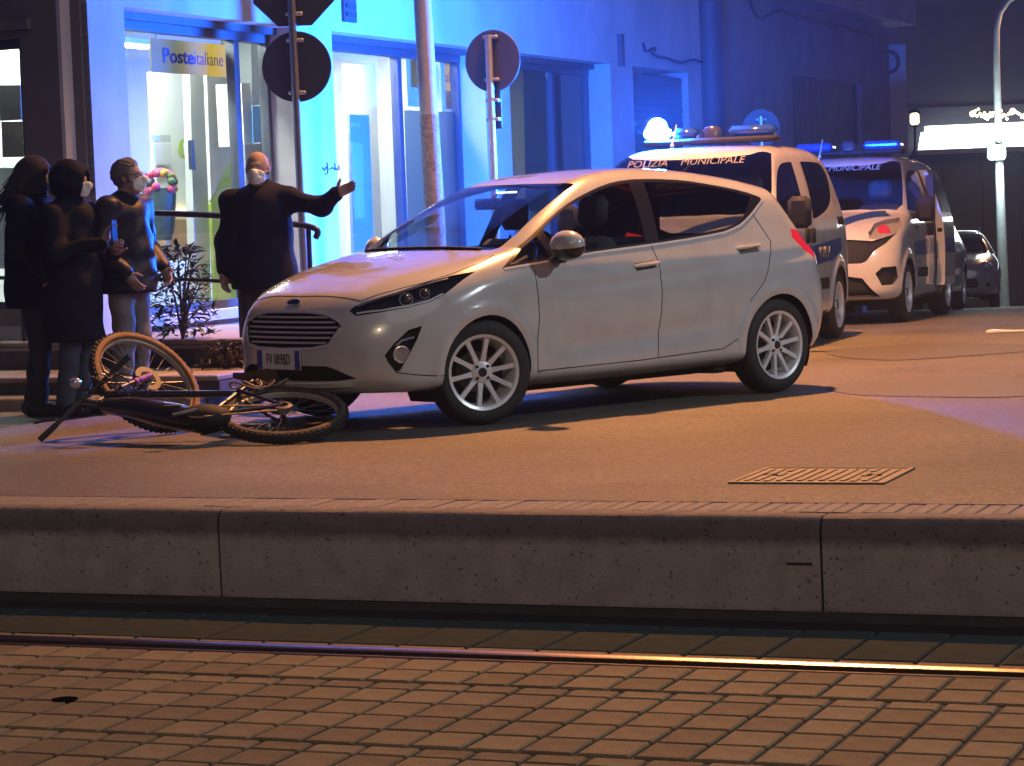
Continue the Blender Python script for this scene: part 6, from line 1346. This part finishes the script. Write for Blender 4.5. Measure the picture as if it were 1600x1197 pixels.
# round sign behind the first van
p = at_depth(1190, 200, 27.5); b3 = (p.x, p.y, gz(p.y)); s3 = thing('sign_post', 'round sign on a post rising behind the roof of the flashing van', 'road sign', b3); z3 = p.z - b3[2]
q = MB(); q.cyl((0, 0, 0), (0, 0, z3 + .12), .03, n=12); q.build('pole', galv, s3, True); q = MB(); disc(q, Vector((0, .036, z3)), .20, (0, 1, 0)); q.build('round_plate', signback, s3, 40); q = MB(); q.box((0, .012, z3 + .09), (.12, .05, .03), bev=.008); q.build('clamp', galv, s3)
# ---- street lamps
def lamp_head(parent, c, d, lensm):
    """flat luminaire at c, pointing along d"""
    d = Vector(d).normalized(); s = Vector((-d.y, d.x, 0)); R = Matrix((d, s, Vector((0, 0, 1)))).transposed(); q = MB(); q.box(Vector(c), (.62, .26, .10), R, bev=.04); h = q.build('luminaire', polep, parent, 40); q = MB(); q.box(Vector(c) - Vector((0, 0, .056)), (.46, .20, .016), R); q.build('lamp_glass', lensm, h); return h
sodium = emitter('sodium_glass', (1, .52, .2), 30.0); ledw = emitter('led_glass', (1, .95, .85), 30.0)
def lamp_spot(parent, name, loc, power, col, size=150, r=.12, aim=None, blend=.35):
    o = add_light(name, 'SPOT', power, col, parent, loc, r, spot_size=rad(size), spot_blend=blend)
    if aim is not None: o.rotation_euler = Vector(aim).to_track_quat('-Z', 'Y').to_euler()
    return o
p = at_depth(676, 200, 21.6); lb = (p.x, p.y, gz(p.y)); L1 = thing('street_lamp', 'grey street lamp pole with a worn base standing before the post office', 'street lamp', lb)
q = MB(); q.tube([(0, 0, 0), (-.01, 0, 1.2), (-.026, 0, 2.06)], [.088, .084, .080], 20); q.build('worn_base', grime, L1, True); q = MB(); q.tube([(-.026, 0, 2.06), (-.06, 0, 4), (-.10, 0, 8.0)], [.078, .072, .05], 20); q.build('pole', polep, L1, True)
hx, hy = 1.55 - lb[0], 19.9 - lb[1]; q = MB(); q.tube([(-.10, 0, 7.95), (-.05, -.02, 8.3), (hx * .4, hy * .4, 8.55), (hx - .2, hy, 8.6)], .035, 10); q.build('arm', polep, L1, True); lamp_head(L1, (hx, hy, 8.58), (hx, hy, 0), sodium)
lamp_spot(L1, 'sodium_light', (hx, hy, 8.48), 12500, (1.0, .39, .115), 127, .14, (.42, -.25, -.87), .5)  # luminaire above the view, assumed from the light on road and cars
# curved lamp post far right, with a floodlight part-way up
Yp = 54.0; p = at_depth(1563, 420, Yp); b4 = (p.x, p.y, gz(p.y)); L2 = thing('street_lamp', 'tall pale lamp post with a curved top and a bright floodlight at the right edge', 'street lamp', b4); zz = lambda py: at_depth(1563, py, Yp).z - b4[2]; sx_ = lambda px, py: at_depth(px, py, Yp).x - b4[0]
q = MB(); q.tube([(sx_(1569, 480), 0, 0), (sx_(1566, 400), 0, zz(400)), (sx_(1561, 240), 0, zz(240)), (sx_(1557, 100), 0, zz(100)), (sx_(1557, 45), 0, zz(45)), (sx_(1562, 20), 0, zz(20)), (sx_(1575, 2), 0, zz(2)), (sx_(1600, -12), 0, zz(-12)), (sx_(1640, -18), 0, zz(-18))], [.12, .11, .085, .075, .07, .065, .06, .055, .05], 14); q.build('pole', polep, L2, True)
lamp_head(L2, (sx_(1650, -18), 0, zz(-19)), (1, 0, 0), sodium); lamp_spot(L2, 'sodium_light', (sx_(1650, -18), 0, zz(-19) - .1), 500, (1.0, .42, .17), 165)  # luminaire beyond the view, assumed lit on the visible post
q = MB(); q.box((sx_(1553, 235), -.25, zz(238)), (.40, .18, .34), bev=.05); fl_ = q.build('floodlight', polep, L2, 40); q = MB(); q.ball((sx_(1553, 235), -.36, zz(238)), (.17, .06, .15), 16, 10); q.build('flood_glass', emitter('flood_glass', (.85, 1, 1), 40.0), fl_, True); q = MB(); q.cyl((sx_(1561, 238), 0, zz(238)), (sx_(1555, 238), -.2, zz(238)), .04, n=8); q.build('bracket', polep, fl_)
add_light('flood_light', 'POINT', 600, (.8, 1, 1), L2, (sx_(1553, 235), -.6, zz(238)), .15)
# added lamps, unseen and assumed: right for the hatchback side, behind for the kerb
def assumed_lamp(loc, d, label, power, col, H=7.5, arm=1.4, lm=None):
    t = thing('street_lamp', label, 'street lamp', loc); d = Vector(d).normalized(); q = MB(); q.tube([(0, 0, 0), (0, 0, 1.2), (0, 0, H)], [.085, .08, .05], 16); q.build('pole', polep, t, True)  # assumed lamp outside the view, added for its light
    q = MB(); q.tube([(0, 0, H - .02), (d.x * .2, d.y * .2, H + .25), (d.x * (arm - .2), d.y * (arm - .2), H + .32)], .032, 8); q.build('arm', polep, t, True); lamp_head(t, (d.x * arm, d.y * arm, H + .30), d, lm or ledw); lamp_spot(t, 'assumed_led_light', (d.x * arm, d.y * arm, H + .2), power, col, 168); return t
assumed_lamp((13.5, 10.5, 0), (-1, .25, 0), 'assumed street lamp out of view, off to the right of the cars', 3100, (.86, .94, 1.0))
assumed_lamp((-5.5, -7.0, TRAM_Z), (.3, 1, 0), 'assumed street lamp behind the viewer, added for light on the kerb', 2600, (1, .74, .46), 8.5)
# ------------------------------------------------------------------ end of the street
dkw = mat('far_wall_dark', (.035, .04, .05), .85, noise=.3, nscale=.8); shut = mat('far_shutter', (.03, .055, .055), .5, noise=.2, nscale=2)
Yb = 62.0; s_b = Yb / CAM_F
def bx(px): return at_depth(px, 300, Yb).x
def bz(py, px=1500): return at_depth(px, py, Yb).z
shop = thing('shop_building', 'dark shop building with a glowing white sign band at the end of the street', 'building', (bx(1420), Yb, -1.9)); x0 = bx(1420)
q = MB(); q.bb(-6, 14, .1, 6, -.5, 11); q.build('wall', dkw, shop)
for i in range(16):
    q = MB(); q.bb(-2 + i*.95, -2 + i*.95 + .90, .02, .095, .0, bz(238) + 1.9); q.build('shutter', shut, shop)
q = MB(); q.prism([(bx(1436) - x0, 0), (bx(1441) - x0, bz(205) - bz(232)), (bx(1447) - x0, bz(205) - bz(232)), (bx(1447) - x0, bz(196) - bz(232)), (14, bz(191) - bz(232)), (14, 0)], (0, -.5, 0), (0, 0, bz(232) + 1.9)); q.build('sign_band', emitter('sign_band', (.93, 1, 1), 4.5), shop)
q = MB(); q.bb(bx(1430) - x0, 14, -.55, .0, bz(240) + 1.9, bz(233.5) + 1.9); q.build('canopy', mat('canopy_grey', (.12, .14, .15), .5), shop)
q = MB(); q.bb(-6, 14, .02, .09, bz(170) + 1.9, bz(166) + 1.9); q.build('cornice', dkw, shop)
# garland of warm lights above the band
gl = thing('light_garland', 'warm string of festive lights above the glowing sign band', 'garland', (bx(1512), Yb - .7, bz(182)))
q = MB(); pts = [(bx(1512 + i*9) - bx(1512), 0, s_b * 4 * math.sin(i * 1.9)) for i in range(13)]; q.tube(pts, .012, 5); q.build('wire', blkm, gl)
for i in range(40):
    x = bx(1514 + i * 2.3) - bx(1512); q = MB(); q.ball((x, -.03, s_b * (4 * math.sin(i * .5) + rng.normal() * 2.5)), .035 if i % 9 else .075, 6, 5); q.build('bulb', emitter('bulb_warm', (1, .75, .4), 5.0), gl)
# wall panel with a round emblem at the far end of the facade, and the lantern on it
Ye = 42.6; pe = at_depth(1390, 200, Ye); pn = thing('end_pillar', 'pale grey pillar with a dark ring emblem at the far end of the facade', 'pillar', (pe.x, Ye, gz(Ye))); ez = lambda py: at_depth(1390, py, Ye).z - gz(Ye); ex = lambda px: at_depth(px, 200, Ye).x - pe.x
q = MB(); q.bb(ex(1362), ex(1418), 0, .5, -.3, ez(70)); q.build('shaft', plaster, pn)
q = MB(); q.lathe([(.145, -.01), (.205, -.01), (.205, .02), (.145, .02)], (ex(1390), -.012, ez(97)), (0, -1, 0), 32, True); q.build('ring_emblem', mat('emblem_dark', (.03, .035, .05), .5), pn, 40)
lp_ = at_depth(1429, 186, 44.0); ln = thing('wall_lantern', 'small glowing yellow lantern on the wall left of the sign band', 'lantern', lp_)
q = MB(); q.box((0, 0, 0), (.14, .14, .20), bev=.03); q.build('lamp_glass', emitter('lantern_glass', (1, .85, .4), 7.0), ln); q = MB(); q.lathe([(.12, .10), (.05, .17), (0, .18)], n=12); q.lathe([(0, -.14), (.06, -.13), (.08, -.10)], n=12); q.build('cap', blkm, ln, True); q = MB(); q.tube([(0, 0, -.14), (0, .02, -.5), (-.12, .08, -.75)], .02, 6); q.build('bracket', blkm, ln)
# dark block closing the view above the vans and to the right
for (X0, X1, Y0, hgt, nm) in ((12.5, 40, 66, 9.5, 'dark block rising behind the shop at the end of the street'),):
    bl = thing('dark_block', nm, 'building', (X0, Y0, -2)); q = MB(); q.bb(0, X1 - X0, 0, 8, 0, hgt); q.build('wall', dkw, bl)
    for i in range(8):
        for j in range(2): q = MB(); q.bb(1 + i*3.2, 2.1 + i*3.2, -.02, -.001, 4 + j*2.8, 5.6 + j*2.8); q.build('window', mat('far_window', (.01, .012, .02), .2), bl)
# ------------------------------------------------------------------ haze volume added to imitate the lens bloom round the beacon
hz = MB(); hz.bb(-335, 335, -160, 335, -18, 13.5); hz = hz.build('haze', None)
hm = bpy.data.materials.new('haze_bloom'); hm.use_nodes = True; hm.node_tree.nodes.clear(); _o = hm.node_tree.nodes.new('ShaderNodeOutputMaterial'); _v = hm.node_tree.nodes.new('ShaderNodeVolumePrincipled')
_v.inputs['Color'].default_value = (.72, .83, 1.0, 1); _v.inputs['Density'].default_value = .0013; _v.inputs['Anisotropy'].default_value = .0; hm.node_tree.links.new(_v.outputs[0], _o.inputs['Volume'])
hz.data.materials.append(hm); tag(hz, kind='stuff')
